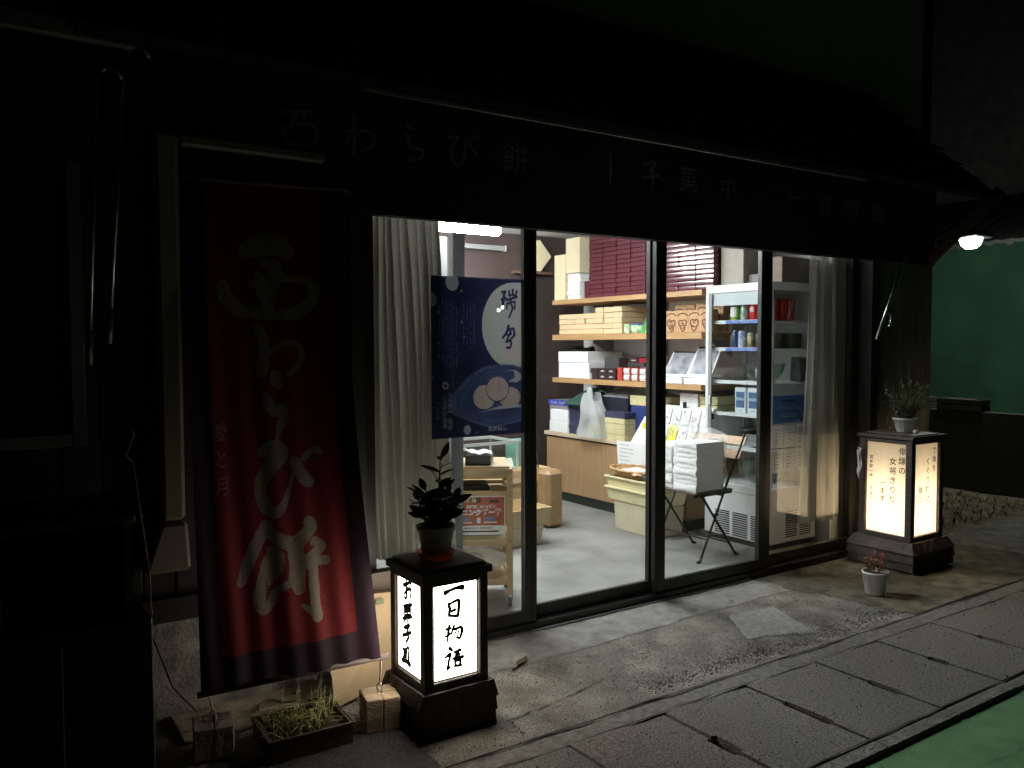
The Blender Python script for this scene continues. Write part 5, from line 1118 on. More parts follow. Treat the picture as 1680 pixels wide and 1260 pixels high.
for r in range(2):
    for k in range(5):
        yc = 1.225-.098*k+.01*r; z0 = ZC+.045+.135*r; x0 = 4.458+.117*(z0-ZC)/.31-.016
        mb = MB(); mb.hexa([(x0,yc-.043,z0),(x0+.003,yc-.043,z0),(x0+.003,yc+.043,z0),(x0,yc+.043,z0)], [(x0+.036,yc-.046,z0+.118),(x0+.039,yc-.046,z0+.118),(x0+.039,yc+.04,z0+.118),(x0+.036,yc+.04,z0+.118)])
        yel = (r == 0 and k == 1)
        o = tag(mb.obj('postcard', mat('yellow_card', (.80,.74,.10), .5) if yel else M_white, None), ('yellow picture postcard in the lower row of the rack' if yel else 'pale picture postcard, %s from the dark post in the %s row of the rack' % (ORD[k], ('lower','upper')[r])), 'postcard', 'postcards in the rack')
        mb = MB()
        for j in range(9):
            q = rk.uniform(.15,.85); yy = yc+rk.uniform(-.03,.03); c = Vector((x0+.036*q-.0012-.00005*j, yy, z0+.118*q)); s_ = rk.uniform(.006,.016)
            d = Vector((.036,0,.118)).normalized(); mb.poly([c-d*s_, c+Vector((0,s_*.6,0)), c+d*s_, c-Vector((0,s_*.6,0))])
        mb.obj('drawing', mat('card_drawing_pink' if k > 2 else 'card_drawing_grey', (.50,.36,.38) if k > 2 else (.33,.31,.33), .6), o)
for la, y0, z0 in (('small black clip at the upper corner of the postcard rack',1.055,.30),('black clip at the lower end of the postcard rack',.79,.05),('dark navy clip at the near end of the postcard rack',.785,.235)):
    one('clip', M_black, la, 'clip', (4.535 if z0 > .1 else 4.44,y0,ZC+z0,4.56 if z0 > .1 else 4.455,y0+.022,ZC+z0+.045))
one('paper_pile', M_paper, 'loose white papers piled on the counter before the postcard rack', 'papers', (4.37,.98,ZC+.0008,4.455,1.32,ZC+.028))

# ---- crates and basket in front of the counter
t = thing('storage_box', 'pale cardboard storage box on the floor below the cream trays', 'box', (4.25,1.14,.061))
mb = MB(); mb.hexa([(4.125,.925,.061),(4.385,.925,.061),(4.385,1.36,.061),(4.125,1.36,.061)], [(4.115,.915,.275),(4.395,.915,.275),(4.395,1.37,.275),(4.115,1.37,.275)], bev=.004); mb.obj('carton', M_kraft, t)
def tray(label, z, name='plastic_tray'):
    mb = MB(); X0, X1, Y0, Y1 = 4.085,4.41,.89,1.435
    i = .016; H_ = .105
    mb.hexa([(X0+.03,Y0+.03,z),(X1-.03,Y0+.03,z),(X1-.03,Y1-.03,z),(X0+.03,Y1-.03,z)], [(X0+.028,Y0+.028,z+.008),(X1-.028,Y0+.028,z+.008),(X1-.028,Y1-.028,z+.008),(X0+.028,Y1-.028,z+.008)])
    for (bx0,by0,bx1,by1,tx0,ty0,tx1,ty1) in ((X0+.02,Y0+.02,X0+.028,Y1-.02,X0+.006,Y0+.006,X0+.014,Y1-.006),(X1-.028,Y0+.02,X1-.02,Y1-.02,X1-.014,Y0+.006,X1-.006,Y1-.006),(X0+.0285,Y0+.02,X1-.0285,Y0+.028,X0+.0145,Y0+.006,X1-.0145,Y0+.014),(X0+.0285,Y1-.028,X1-.0285,Y1-.02,X0+.0145,Y1-.014,X1-.0145,Y1-.006)):
        mb.hexa([(bx0,by0,z+.0085),(bx1,by0,z+.0085),(bx1,by1,z+.0085),(bx0,by1,z+.0085)], [(tx0,ty0,z+H_),(tx1,ty0,z+H_),(tx1,ty1,z+H_),(tx0,ty1,z+H_)])
    e = .008
    for b in ((X0-e,Y0-e,z+H_-.012,X0+.0055,Y1+e,z+H_),(X1-.0055,Y0-e,z+H_-.012,X1+e,Y1+e,z+H_),(X0+.0056,Y0-e,z+H_-.012,X1-.0056,Y0+.0055,z+H_),(X0+.0056,Y1-.0055,z+H_-.012,X1-.0056,Y1+e,z+H_)): mb.box(*b, bev=.002)
    return tag(mb.obj(name, M_cream, None), label, 'tray', 'cream trays under the basket')
tray('lower of the two nested cream plastic trays', .278); tray('upper of the two nested cream plastic trays, holding the basket', .356)
t = thing('basket', 'shallow oval woven wicker basket resting on the cream trays', 'basket', (4.24,1.24,.44))
mb = MB(); cx, cy = 4.225,1.235
def bk(u, v):
    a = u*2*math.pi; r = .62+.38*v; wv = .0035*math.sin(u*2*math.pi*38+v*14)
    return Vector((cx+(.145*r+wv)*math.cos(a), cy+(.245*r+wv)*math.sin(a), .445+.07*v))
mb.grid(bk, 240, 12); mb.obj('weave', mat('wicker', (.46,.26,.11), .6, var=.35, scale=60, bump=.4, bscale=120), t)
mb = MB(); mb.tube([(cx+.148*math.cos(k*math.pi/30), cy+.248*math.sin(k*math.pi/30), .516+.003*math.sin(k*2.1)) for k in range(61)], .0085, 8, caps=False); mb.obj('rim', mat('wicker_rim', (.55,.34,.16), .6, var=.25, scale=50), t)
mb = MB(); mb.lathe([(.0,.0),(.62,.0)], (0,0,0), 40); mb.bm.transform(Matrix.Translation((cx,cy,.447)) @ Matrix.Diagonal((.145,.245,1,1))); mb.obj('bottom', mat('wicker', (.46,.26,.11), .6), t)
mb = MB(); mb.hexa([(4.11,1.18,.49),(4.26,1.13,.495),(4.30,1.30,.50),(4.15,1.34,.495)], [(4.11,1.18,.507),(4.26,1.13,.513),(4.30,1.30,.52),(4.15,1.34,.51)], bev=.003); tag(mb.obj('folded_paper', M_paper, None), 'folded white paper lying in the wicker basket', 'paper')
mb = MB(); mb.grid(lambda u, v: Vector((4.075+.09*u, 1.06+.10*v, .50+.02*math.sin(math.pi*u)*math.sin(math.pi*v)+.004*math.sin(u*17+v*11))), 14, 12); tag(mb.obj('snack_packet', mat('clear_pink_packet', (.62,.45,.38), .25, col2=(.7,.2,.12), scale=30), None), 'clear packet of pink sweets at the front of the wicker basket', 'packet')
one('dark_packet', M_char, 'dark packet beside the pink sweets in the wicker basket', 'packet', (4.10,.99,.468,4.25,1.05,.50), bev=.006)

# ---- folding chair carrying the white paper packages
t = thing('folding_chair', 'black iron folding chair with wooden slats, loaded with white paper packages', 'chair', (4.07,.50,.06))
def flatbar(mb, a, b, w=.0085): mb.tube([a, b], w, 6)
for y, nm in ((.295,'near'),(.705,'far')):
    mb = MB(); flatbar(mb, (3.908,y,.078), (4.171,y,.595)); mb.tube([(4.171,y,.595),(4.250,y,.735),(4.322,y,.868)], .0085, 6); mb.tube([(3.88,y,.064),(3.905,y,.072),(3.915,y,.09)], .010, 6); mb.obj('leg', M_blackm, t)
    y2 = y+(.016 if y < .5 else -.016)
    mb = MB(); flatbar(mb, (4.245,y2,.078), (3.93,y2,.485)); mb.tube([(4.275,y2,.064),(4.248,y2,.072),(4.240,y2,.086)], .010, 6); mb.obj('leg', M_blackm, t)
    mb = MB(); mb.tube([(4.052,y-.012,.352),(4.052,y2+.012,.352)], .006, 6); mb.obj('rivet', M_blackm, t)
mb = MB(); mb.tube([(4.11,.295,.47),(4.11,.705,.47)], .006, 6); mb.tube([(3.97,.31,.20),(3.97,.69,.20)], .005, 6); mb.tube([(4.19,.31,.15),(4.19,.69,.15)], .005, 6); mb.obj('stretcher', M_blackm, t)
boxes('seat_frame', M_blackm, t, (3.85,.30,.478,4.20,.312,.496), (3.85,.688,.478,4.20,.70,.496))
mb = MB()
for k in range(6): mb.box(3.85+.058*k,.285,.4965,3.90+.058*k,.715,.510, bev=.002)
mb.obj('seat', mat('dark_seat_slat', (.06,.04,.028), .5), t)
for z in (.725,.812):
    mb = MB(); x = 4.322-(.868-z)*.535; mb.hexa([(x-.016,.272,z-.026),(x-.004,.272,z-.026),(x-.004,.728,z-.026),(x-.016,.728,z-.026)], [(x+.012,.272,z+.026),(x+.024,.272,z+.026),(x+.024,.728,z+.026),(x+.012,.728,z+.026)], bev=.002); mb.obj('back_slat', mat('chair_slat_wood', (.50,.31,.17), .5, var=.15, scale=5, stretch=(1,8,1)), t)
def packs(y0, y1, n, la, x0, x1):
    hh = .0345
    for k in range(n):
        dx = random.uniform(-.006,.006); dy = random.uniform(-.003,.003)
        mb = MB(); z0 = .5108+k*hh
        def q(u, v):   # a wrapped ream: sides bulge, folded ends wrinkle
            a = u*4; s_ = int(min(a, 3.999)); f = a-s_
            c = ((x0,y0),(x1,y0),(x1,y1),(x0,y1),(x0,y0)); p = Vector(c[s_]).lerp(Vector(c[s_+1]), f)
            bl = .004*math.sin(math.pi*v)*math.sin(math.pi*f); nrm = ((0,-1),(1,0),(0,1),(-1,0))[s_]
            wr = .0028*mn.noise(Vector((p.x*40, p.y*40, k*3+v*2))) if s_ in (3, 1) else .0006*mn.noise(Vector((p.x*20, p.y*20, k)))
            return Vector((p.x+dx+nrm[0]*(bl+wr), p.y+dy+nrm[1]*(bl*.3+wr), z0+hh*.985*v))
        mb.grid(q, 64, 5); mb.poly([(x0+dx,y0+dy,z0+hh*.982),(x1+dx,y0+dy,z0+hh*.982),(x1+dx,y1+dy,z0+hh*.982),(x0+dx,y1+dy,z0+hh*.982)]); mb.poly([(x0+dx,y0+dy,z0+.0004),(x1+dx,y0+dy,z0+.0004),(x1+dx,y1+dy,z0+.0004),(x0+dx,y1+dy,z0+.0004)])
        tag(mb.obj('paper_package', M_paperw, None), 'white paper package, %s from the bottom of the %s stack on the chair' % (ORD[k], la), 'package', 'white paper packages on the chair')
M_paperw = mat('white_wrapping_paper', (.85,.85,.86), .5, var=.02)
packs(.305,.505,9,'near',3.875,4.125); packs(.525,.745,8,'far',3.88,4.13)
mb = MB()
def film(u, v):
    if v < .5:
        q = v/.5; return Vector((4.10+.085*u+.008*math.sin(q*9), .30+.30*q+.01*math.sin(u*8), .826+.03*u+.055*q*u+.010*math.sin(u*11+q*7)))
    q = (v-.5)/.5; return Vector((4.10+.085*u-.02*q, .60+.12*q, .826+.03*u+.055*u+.05*q+.012*math.sin(u*9+q*5)))
mb.grid(film, 20, 24)
mb.grid(lambda u, v: Vector((4.138+.02*v+.008*math.sin(v*9+u*6), .298+.30*u, .83-.30*v+.01*math.sin(u*7))), 14, 18)
tag(mb.obj('plastic_bag', sheer('milky_film', (.85,.85,.85), .42, .25, .4), None), 'loose clear plastic bag over the back edge of the packages on the chair', 'bag')
# ------------------------------------------------------------------ glass sided drinks fridge
t = thing('display_fridge', 'tall white drinks fridge with glass sides beside the right curtain', 'fridge', (4.74,.52,.06))
FX0, FX1, FY0, FY1 = 4.495, 4.985, .235, .815
M_fw = mat('white_fridge_enamel', (.74,.75,.76), .35)
M_fi = mat('pale_fridge_inside', (.50,.50,.48), .5)
boxes('body', M_fw, t, (FX0,FY0,.10,FX1,FY1,.475), bev=.006)
boxes('foot_strip', M_black, t, (FX0+.02,FY0+.02,.061,FX1-.02,FY1-.02,.0995))
mb = MB()
for b in ((FX0,FY0,1.805,FX1,FY0+.03,1.86),(FX0,FY1-.03,1.805,FX1,FY1,1.86),(FX0,FY0+.0305,1.805,FX0+.03,FY1-.0305,1.86),(FX1-.03,FY0+.0305,1.805,FX1,FY1-.0305,1.86)): mb.box(*b, bev=.003)
mb.box(FX0+.031,FY0+.031,1.83,FX1-.031,FY1-.031,1.855)
mb.box(FX0,FY1-.028,.476,FX0+.035,FY1,1.8045, bev=.002); mb.box(FX1-.03,FY1-.03,.476,FX1,FY1,1.8045); mb.box(FX0,FY0,.476,FX0+.016,FY0+.016,1.8045); mb.box(FX1-.03,FY0,.476,FX1,FY0+.03,1.8045)
mb.obj('frame', M_fw, t)
boxes('header_panel', mat('grey_fridge_header', (.55,.57,.62), .4), t, (FX0+.010,FY0+.0165,1.715,FX0+.018,FY1-.0285,1.8045))
boxes('back_panel', M_fi, t, (FX1-.04,FY0+.031,.476,FX1-.031,FY1-.031,1.8045))
M_fg = glass('fridge_glass', (.90,.93,.92), 1.5, 1.0)
mb = MB(); mb.poly([(FX0+.004,FY0+.014,.476),(FX0+.004,FY1-.026,.476),(FX0+.004,FY1-.026,1.806),(FX0+.004,FY0+.014,1.806)]); d = mb.obj('glass_door', M_fg, t)
boxes('door_stile', mat('grey_door_stile', (.22,.22,.22), .5), d, (FX0-.004,FY1-.06,.478,FX0+.003,FY1-.03,1.800)); boxes('door_handle', M_fw, d, (FX0-.014,FY1-.058,1.02,FX0-.0045,FY1-.046,1.08), (FX0-.008,FY0+.002,.9,FX0-.0005,FY0+.012,1.25))
mb = MB(); mb.poly([(FX0+.014,FY0+.006,.476),(FX1-.03,FY0+.006,.476),(FX1-.03,FY0+.006,1.806),(FX0+.014,FY0+.006,1.806)]); mb.obj('side_glass', M_fg, t)
mb = MB(); mb.poly([(FX0+.036,FY1-.01,.476),(FX1-.041,FY1-.01,.476),(FX1-.041,FY1-.01,1.806),(FX0+.036,FY1-.01,1.806)]); mb.obj('side_glass', M_fg, t)
ZS = [1.605,1.415,1.185,.960,.725]
for k, z in enumerate(ZS):
    mb = MB(); mb.box(FX0+.05,FY0+.04,z-.012,FX1-.06,FY1-.045,z-.006); mb.box(FX0+.035,FY0+.035,z-.016,FX0+.049,FY1-.045,z+.008)
    for j in range(9): mb.tube([(FX0+.07+.04*j, FY0+.045, z-.003),(FX0+.07+.04*j, FY1-.05, z-.003)], .002, 4)
    o = mb.obj('shelf', M_fw, t)
    if k < 2:
        boxes('price_strip', mat('blue_price_strip', (.09,.17,.52), .4), o, (FX0+.0335,.32,z-.016,FX0+.0346,.66,z+.006))
        mb = MB(); write(mb, 'ひんやり冷たい', .017, (FX0+.0331,.49,z-.005), (0,-1,0), (0,0,1), sx=1.9); mb.obj('strip_writing', M_fw, o)
boxes('shelf_post', M_fi, t, (FX0+.30,FY1-.10,.48,FX0+.325,FY1-.085,1.75), (FX0+.06,FY0+.035,.48,FX0+.07,FY0+.045,1.75))
for yy0 in (.635,.475,.315):
    boxes('vent', mat('vent_dark', (.02,.02,.02), .7), t, *[(FX0-.0035,yy0-.055,.115+.0155*j,FX0-.0003,yy0+.075,.122+.0155*j) for j in range(11)])
for xx0 in (4.66,4.81):
    boxes('vent', mat('vent_dark', (.02,.02,.02), .7), t, *[(xx0,FY0-.0035,.135+.0155*j,xx0+.12,FY0-.0003,.142+.0155*j) for j in range(12)])
boxes('panel_seam', mat('seam_grey', (.2,.2,.2), .6), t, (FX0-.002,FY0+.01,.418,FX0-.0003,FY1-.01,.421))
# notices stuck to the side glass
o = boxes('notice', mat('blue_notice', (.045,.14,.36), .5, transl=.1), None, (4.515,.2335,.935,4.87,.2345,1.10)); tag(o, 'blue printed notice stuck on the side glass of the fridge', 'notice')
mb = MB(); write(mb, 'キンキンに冷えてます', .026, (4.69,.2329,1.015), (1,0,0), (0,0,1), sx=1.0)
for k in range(2): mb.box(4.60,.2326,.972-.014*k,4.78,.2329,.976-.014*k)
mb.obj('white_writing', mat('pale_blue_print', (.35,.48,.62), .5), o); boxes('dark_label', mat('navy_label', (.02,.04,.13), .5), o, (4.60,.2326,1.055,4.74,.2332,1.075))
for r in range(2):
    for c in range(3):
        x = 4.515+.122*c; z = .915-.165*(r+1)
        o = boxes('notice', M_paper, None, (x,.2335,z,x+.112,.2345,z+.152)); tag(o, 'white paper notice under the blue one, %s row, %s from the door post' % (('upper','lower')[r], ORD[c]), 'notice', 'paper notices on the fridge side')
        mb = MB()
        for k in range(5): mb.box(x+.02,.2326,z+.03+.022*k,x+.02+random.uniform(.03,.075),.2332,z+.036+.022*k)
        mb.obj('print_lines', mat('pale_brown_print', (.45,.40,.33), .6), o)
boxes('notice_border', mat('blue_notice', (.045,.14,.36), .5), bpy.data.objects['notice'], (4.512,.2333,.745,4.87,.2344,.7495),(4.512,.2333,.915,4.87,.2344,.9345),(4.865,.2333,.58,4.878,.2344,.7445))

# ---- what stands in the fridge
def can(label, x, y, z, r, hgt, m, m2=None, group='drink cans in the fridge'):
    t = thing('drink_can', label, 'can', (x,y,z), 0, group)
    mb = MB(); mb.lathe([(r*.8,0),(r*.97,.006),(r,.012),(r,hgt-.014),(r*.84,hgt-.003)], (x,y,z+.0004), 20); mb.obj('body', m, t)
    mb = MB(); mb.lathe([(r*.84,hgt-.003),(r*.86,hgt),(r*.78,hgt),(r*.76,hgt-.006),(.0,hgt-.006)], (x,y,z+.0006), 20); mb.obj('lid', M_steel, t)
    if m2:
        mb = MB(); mb.grid(lambda u, v: Vector((x-(r+.0006)*math.cos((u-.5)*1.7), y-(r+.0006)*math.sin((u-.5)*1.7), z+hgt*(.22+.5*v))), 8, 2); mb.obj('label_print', m2, t)
Mr = mat('red_can_print', (.50,.018,.02), .3, metal=.2); Mg = mat('lime_can_print', (.30,.48,.05), .3, col2=(.03,.22,.06), scale=14, metal=.2); My = mat('yellow_can_print', (.62,.45,.06), .3); Msv = mat('silver_green_can', (.50,.55,.52), .3, col2=(.05,.22,.12), scale=14, metal=.3)
Mwl = mat('white_can_lettering', (.75,.72,.70), .4)
zc = ZS[0]-.0005
can('yellow drink can at the far end of the top fridge shelf', 4.63,.655,zc,.031,.118,My)
can('lime green drink can on the top fridge shelf', 4.572,.605,zc,.037,.142,Mg,Mwl)
can('silver and green drink can between the green and red cans', 4.572,.522,zc,.033,.150,Msv)
can('red drink can in front on the top fridge shelf beside the silver can', 4.568,.434,zc,.037,.152,Mr)
can('red drink can at the near corner of the top fridge shelf', 4.572,.345,zc,.033,.152,Mr)
for k, x in enumerate((4.655,4.735,4.815)): can('red drink can in the row along the side glass, %s from the front corner' % ORD[k+1], x,.345,zc,.034,.150,Mr)
mb = MB()  # curled white lettering on the red can
for k in range(5):
    a0 = -.55+.22*k; P = lambda a, z: Vector((4.568-.0377*math.cos(a), .434-.0377*math.sin(a), zc+z)); mb.poly([P(a0,.062+.004*(k%2)),P(a0+.14,.058),P(a0+.16,.085+.006*(k%2)),P(a0+.03,.09)])
o = mb.obj('white_script', Mwl, [q for q in bpy.data.objects if q.get('label','').startswith('red drink can in front')][0])
zc = ZS[1]-.0005
for la, x, y, r, hh, m in (('dark brown drink can at the far end of the second fridge shelf',4.62,.66,.030,.105,mat('brown_can',(.10,.07,.05),.35)),('navy bottle-shaped can with black cap on the second fridge shelf',4.57,.60,.030,.125,mat('navy_can',(.02,.03,.10),.35)),('white and blue can with black lid on the second fridge shelf',4.575,.545,.031,.125,mat('white_blue_can',(.55,.58,.66),.35,col2=(.1,.15,.4),scale=20)),('dark coffee can with pale ring on the second fridge shelf',4.573,.465,.031,.110,mat('coffee_can',(.12,.085,.055),.35,col2=(.45,.38,.22),scale=26)),('black coffee can on the second fridge shelf',4.573,.397,.031,.108,mat('black_can',(.03,.025,.022),.35)),('pinkish brown can at the near end of the second fridge shelf',4.573,.330,.031,.110,mat('pink_can',(.30,.15,.13),.35,col2=(.5,.4,.35),scale=24))): can(la,x,y,zc,r,hh,m)
for k, x in enumerate((4.655,4.735,4.815,4.89)): can('dark can in the second shelf row along the side glass, %s from the corner' % ORD[k+1], x, .335, zc, .031, .108, (mat('brown_can',(.10,.07,.05),.35), mat('black_can',(.03,.025,.022),.35))[k % 2])
for k, (x, y) in enumerate(((4.66,.60),(4.66,.52),(4.66,.44))): can('can in the back row of the top fridge shelf, %s from the far end' % ORD[k], x, y+.05, ZS[0]-.0005, .032, .135, (My, Msv, Mr)[k])
for la, b, c in (('crumpled white packet by the side glass under the dark cans',(4.56,.285,ZS[2],4.62,.36,ZS[2]+.15),(.6,.6,.58)),('black and white packet by the side glass beside the glass bowl',(4.87,.285,ZS[2],4.94,.38,ZS[2]+.17),(.08,.08,.08))):
    mb = MB(); mb.box(*b, bev=.016, seg=2); mb.jitter(.006); tag(mb.obj('goods_packet', mat('packet_%s' % ('pale' if c[0] > .5 else 'dark'), c, .4, var=.5, scale=22), None), la, 'packet')
M_bowl = glass('bowl_glass', (.86,.90,.88), 1.45, 1.6); M_sbowl = mat('steel_bowl', (.45,.45,.45), .25, metal=1.0)
def bowl(name, label, x, y, z, r, hgt, m):
    mb = MB(); mb.lathe([(r*.45,0),(r*.7,hgt*.2),(r*.9,hgt*.6),(r,hgt),(r*1.03,hgt+.002),(r*.96,hgt-.002),(r*.85,hgt*.55),(r*.64,hgt*.22),(.0,.006)], (x,y,z), 36); return tag(mb.obj(name, m, None), label, 'bowl', 'bowls in the fridge')
bowl('glass_bowl', 'large clear glass bowl on the third fridge shelf', 4.70,.46,ZS[2],.145,.125,M_bowl)
mb = MB(); mb.lathe([(.035,0),(.038,.055),(.0,.06)], (4.64,.44,ZS[2]+.035), 16); tag(mb.obj('small_cup', M_white, None), 'small white cup standing inside the clear glass bowl', 'cup')
bowl('steel_bowl', 'wide steel bowl on the lowest fridge shelf', 4.70,.47,ZS[4],.15,.10,M_sbowl)
bowl('steel_bowl', 'steel bowl under the rack in the middle of the fridge', 4.68,.50,ZS[3]-.19,.12,.085,M_sbowl)
bowl('glass_bowl', 'big glass bowl standing on the floor of the fridge', 4.70,.45,.478,.17,.15,M_bowl)
for k, y in enumerate((.545,.435)):
    t2 = thing('milk_carton', ('farther','nearer')[k]+' of the two white and blue drink cartons on the fourth fridge shelf', 'carton', (4.60,y,ZS[3]), 0, 'drink cartons in the fridge')
    boxes('carton', mat('pale_blue_carton', (.68,.72,.76), .4), t2, (4.555,y-.048,ZS[3],4.65,y+.048,ZS[3]+.185), bev=.003)
    mb = MB(); mb.box(4.5535,y-.036,ZS[3]+.045,4.5548,y+.036,ZS[3]+.155); mb.obj('blue_print', mat('carton_blue', (.06,.13,.27), .4), t2)
    mb = MB(); mb.box(4.552,y-.034,ZS[3]+.095,4.5533,y+.034,ZS[3]+.115); mb.obj('pale_band', mat('carton_pale_blue', (.32,.42,.55), .4), t2)
    mb = MB(); write(mb, 'ミルク', .022, (4.5522,y,ZS[3]+.062), (0,-1,0), (0,0,1)); write(mb, '100%', .016, (4.5538,y,ZS[3]+.024), (0,-1,0), (0,0,1)); mb.obj('print_lines', mat('carton_print', (.22,.30,.45), .4), t2)
# box on top of the fridge and the dark recess behind
one('white_box', mat('small_black_white_box', (.12,.11,.10), .5), 'small dark box lying on top of the fridge', 'box', (4.62,.42,1.8605,4.80,.60,1.93))
one('carton', mat('dull_brown_carton', (.20,.15,.12), .7, var=.08), 'dull brown carton stored above the fridge behind the right curtain', 'box', (4.60,.24,1.8605,4.98,.41,2.03))

# ------------------------------------------------------------------ left part of the shop
mb = MB(); mb.hexa([(2.052,.24,.061),(2.128,.24,.061),(2.128,.285,.061),(2.052,.285,.061)], [(2.085,.24,2.005),(2.155,.24,2.005),(2.155,.285,2.005),(2.085,.285,2.005)], bev=.003)
tag(mb.obj('partition_post', mat('grey_painted_post', (.24,.24,.25), .5, var=.05), None), 'tall grey post inside the left glass door between curtain and trolley', 'post')
one('wall_cabinet', mat('pale_grey_cabinet', (.12,.122,.125), .5), 'pale grey cabinet hung at the top behind the left curtain', 'cabinet', (2.60,1.46,1.86,2.745,1.62,2.16), bev=.006)
# trolley
P0 = Vector((2.433,.262,.061)); ang = math.atan2(.17,-.30)
t = thing('trolley', 'light wood serving trolley on castors with a red poster, behind the left glass door', 'trolley', P0, ang)
p = .032; LW2, LD2 = .40, -.36     # local x runs along its front, local -y goes into the shop
zt = .735
mb = MB()
for xx in (-.016, LW2-.016): mb.box(xx,-.016,.062,xx+p,.016,zt-.0005, bev=.003); mb.box(xx,LD2-.016,.062,xx+p,LD2+.016,zt-.0005, bev=.003)
mb.obj('posts', M_wood, t, local=True)
mb = MB()
for z0, z1 in ((zt-.052,zt),(.585,.618),(.325,.362),(.112,.15)):
    for yy in (-.011, LD2-.011): mb.box(.0165,yy,z0,LW2-.0165,yy+.022,z1-.001, bev=.002)
    for xx in (-.011, LW2-.011): mb.box(xx,LD2+.0165,z0+.0005,xx+.022,-.0165,z1-.0015, bev=.002)
mb.obj('rails', M_wood, t, local=True)
for z in (zt, .352, .142):
    mb = MB(); mb.box(.0,LD2,z,LW2-.0,-.0,z+.010) if z == zt else mb.box(.0175,LD2+.012,z-.012,LW2-.0175,-.012,z-.003); mb.obj('shelf', M_wood, t, local=True)
mb = MB(); mb.hexa([(.02,.012,.352),(LW2-.02,.012,.352),(LW2-.02,-.25,.42),(.02,-.25,.42)], [(.02,.012,.358),(LW2-.02,.012,.358),(LW2-.02,-.25,.426),(.02,-.25,.426)]); mb.obj('sloping_board', mat('pale_cream_board', (.60,.52,.32), .5), t, local=True)
for xx in (0, LW2):
    for yy in (0, LD2):
        mb = MB(); mb.tube([(xx-.008,yy+.006,.022),(xx+.008,yy+.006,.022)], .022, 16); o = mb.obj('castor', mat('grey_rubber', (.10,.095,.09), .6), t, local=True)
        mb = MB(); mb.box(xx-.013,yy-.008,.03,xx-.0095,yy+.012,.061); mb.box(xx+.0095,yy-.008,.03,xx+.013,yy+.012,.061); mb.box(xx-.0135,yy-.012,.0612,xx+.0135,yy+.012,.066); mb.obj('fork', M_steel, o, local=True)
boltm = MB()
for z in (.59,.345): boltm.tube([(0,.0165,z),(0,.019,z)], .006, 10)
boltm.obj('bolts', mat('brass_bolt', (.3,.2,.1), .35, metal=1), t, local=True)
# poster on the trolley, facing the street
tp = thing('trolley_poster', 'red and white printed shop notice fixed on the front of the trolley', 'poster', P0+Vector((0,0,.38)), ang)
mb = MB(); mb.box(.025,.0125,.385,.375,.0145,.590); mb.obj('sheet', M_white, tp, local=False) if 0 else mb.obj('sheet', M_white, t, local=True)
sh = [c for c in t.children if c.name.startswith('sheet')][0]; sh.parent = tp; sh.location = (0,0,-.38)
def tl(x, z, l=0.0): return wmat(t) @ Vector((x, .0146+l, z))
xd = (tl(0,0)-tl(1,0)).normalized(); zd = Vector((0,0,1))
mb = MB(); mb.poly([tl(.030,.435,.0004),tl(.370,.435,.0004),tl(.370,.586,.0004),tl(.030,.586,.0004)]); mb.obj('red_field', mat('red_brown_print', (.42,.085,.045), .5, var=.12, scale=16), tp)
mb = MB(); mb.poly([tl(.155,.556,.0008),tl(.295,.556,.0008),tl(.295,.584,.0008),tl(.155,.584,.0008)]); mb.poly([tl(.06,.40,.0008),tl(.36,.40,.0008),tl(.36,.408,.0008),tl(.06,.408,.0008)]); mb.poly([tl(.06,.556,.0008),tl(.11,.556,.0008),tl(.11,.572,.0008),tl(.06,.572,.0008)]); mb.obj('dark_field', mat('dark_brown_print', (.05,.03,.02), .5), tp)
mb = MB(); write(mb, 'ニンクガー券', .035, tl(.150,.503,.0010), xd, zd, bold=.0024); write(mb, '西伊豆市内店舗限定', .0175, tl(.150,.534,.0010), xd, zd, bold=.001)
for a, b in ((.07,.14),(.20,.27)): mb.poly([tl(a,.448,.0009),tl(b,.448,.0009),tl(b,.455,.0009),tl(a,.455,.0009)])
mb.poly([tl(.155,.447,.0009),tl(.175,.447,.0009),tl(.175,.478,.0009),tl(.155,.478,.0009)])
mb.obj('white_writing', mat('white_print', (.75,.75,.78), .5), tp)
mb = MB(); write(mb, '取扱店', .026, tl(.215,.570,.0012), xd, zd, bold=.001); mb.obj('cream_writing', mat('cream_print', (.75,.68,.40), .5), tp)
mb = MB()
for a, b in ((.075,.14),(.205,.27)): mb.poly([tl(a,.459,.0008),tl(b,.459,.0008),tl(b-.01,.482,.0008),tl(a+.01,.482,.0008)])
mb.poly([tl(.30,.437,.0008),tl(.37,.437,.0008),tl(.375,.52,.0008),tl(.34,.53,.0008),tl(.31,.50,.0008)])
mb.obj('lilac_print', mat('lilac_print', (.33,.30,.42), .5, col2=(.12,.16,.26), scale=40), tp)
mb = MB(); write(mb, '令和2年7月1日〜令和3年3月31日', .0105, tl(.165,.421,.0008), xd, zd, bold=.0004); mb.obj('fine_print', M_ink, tp)
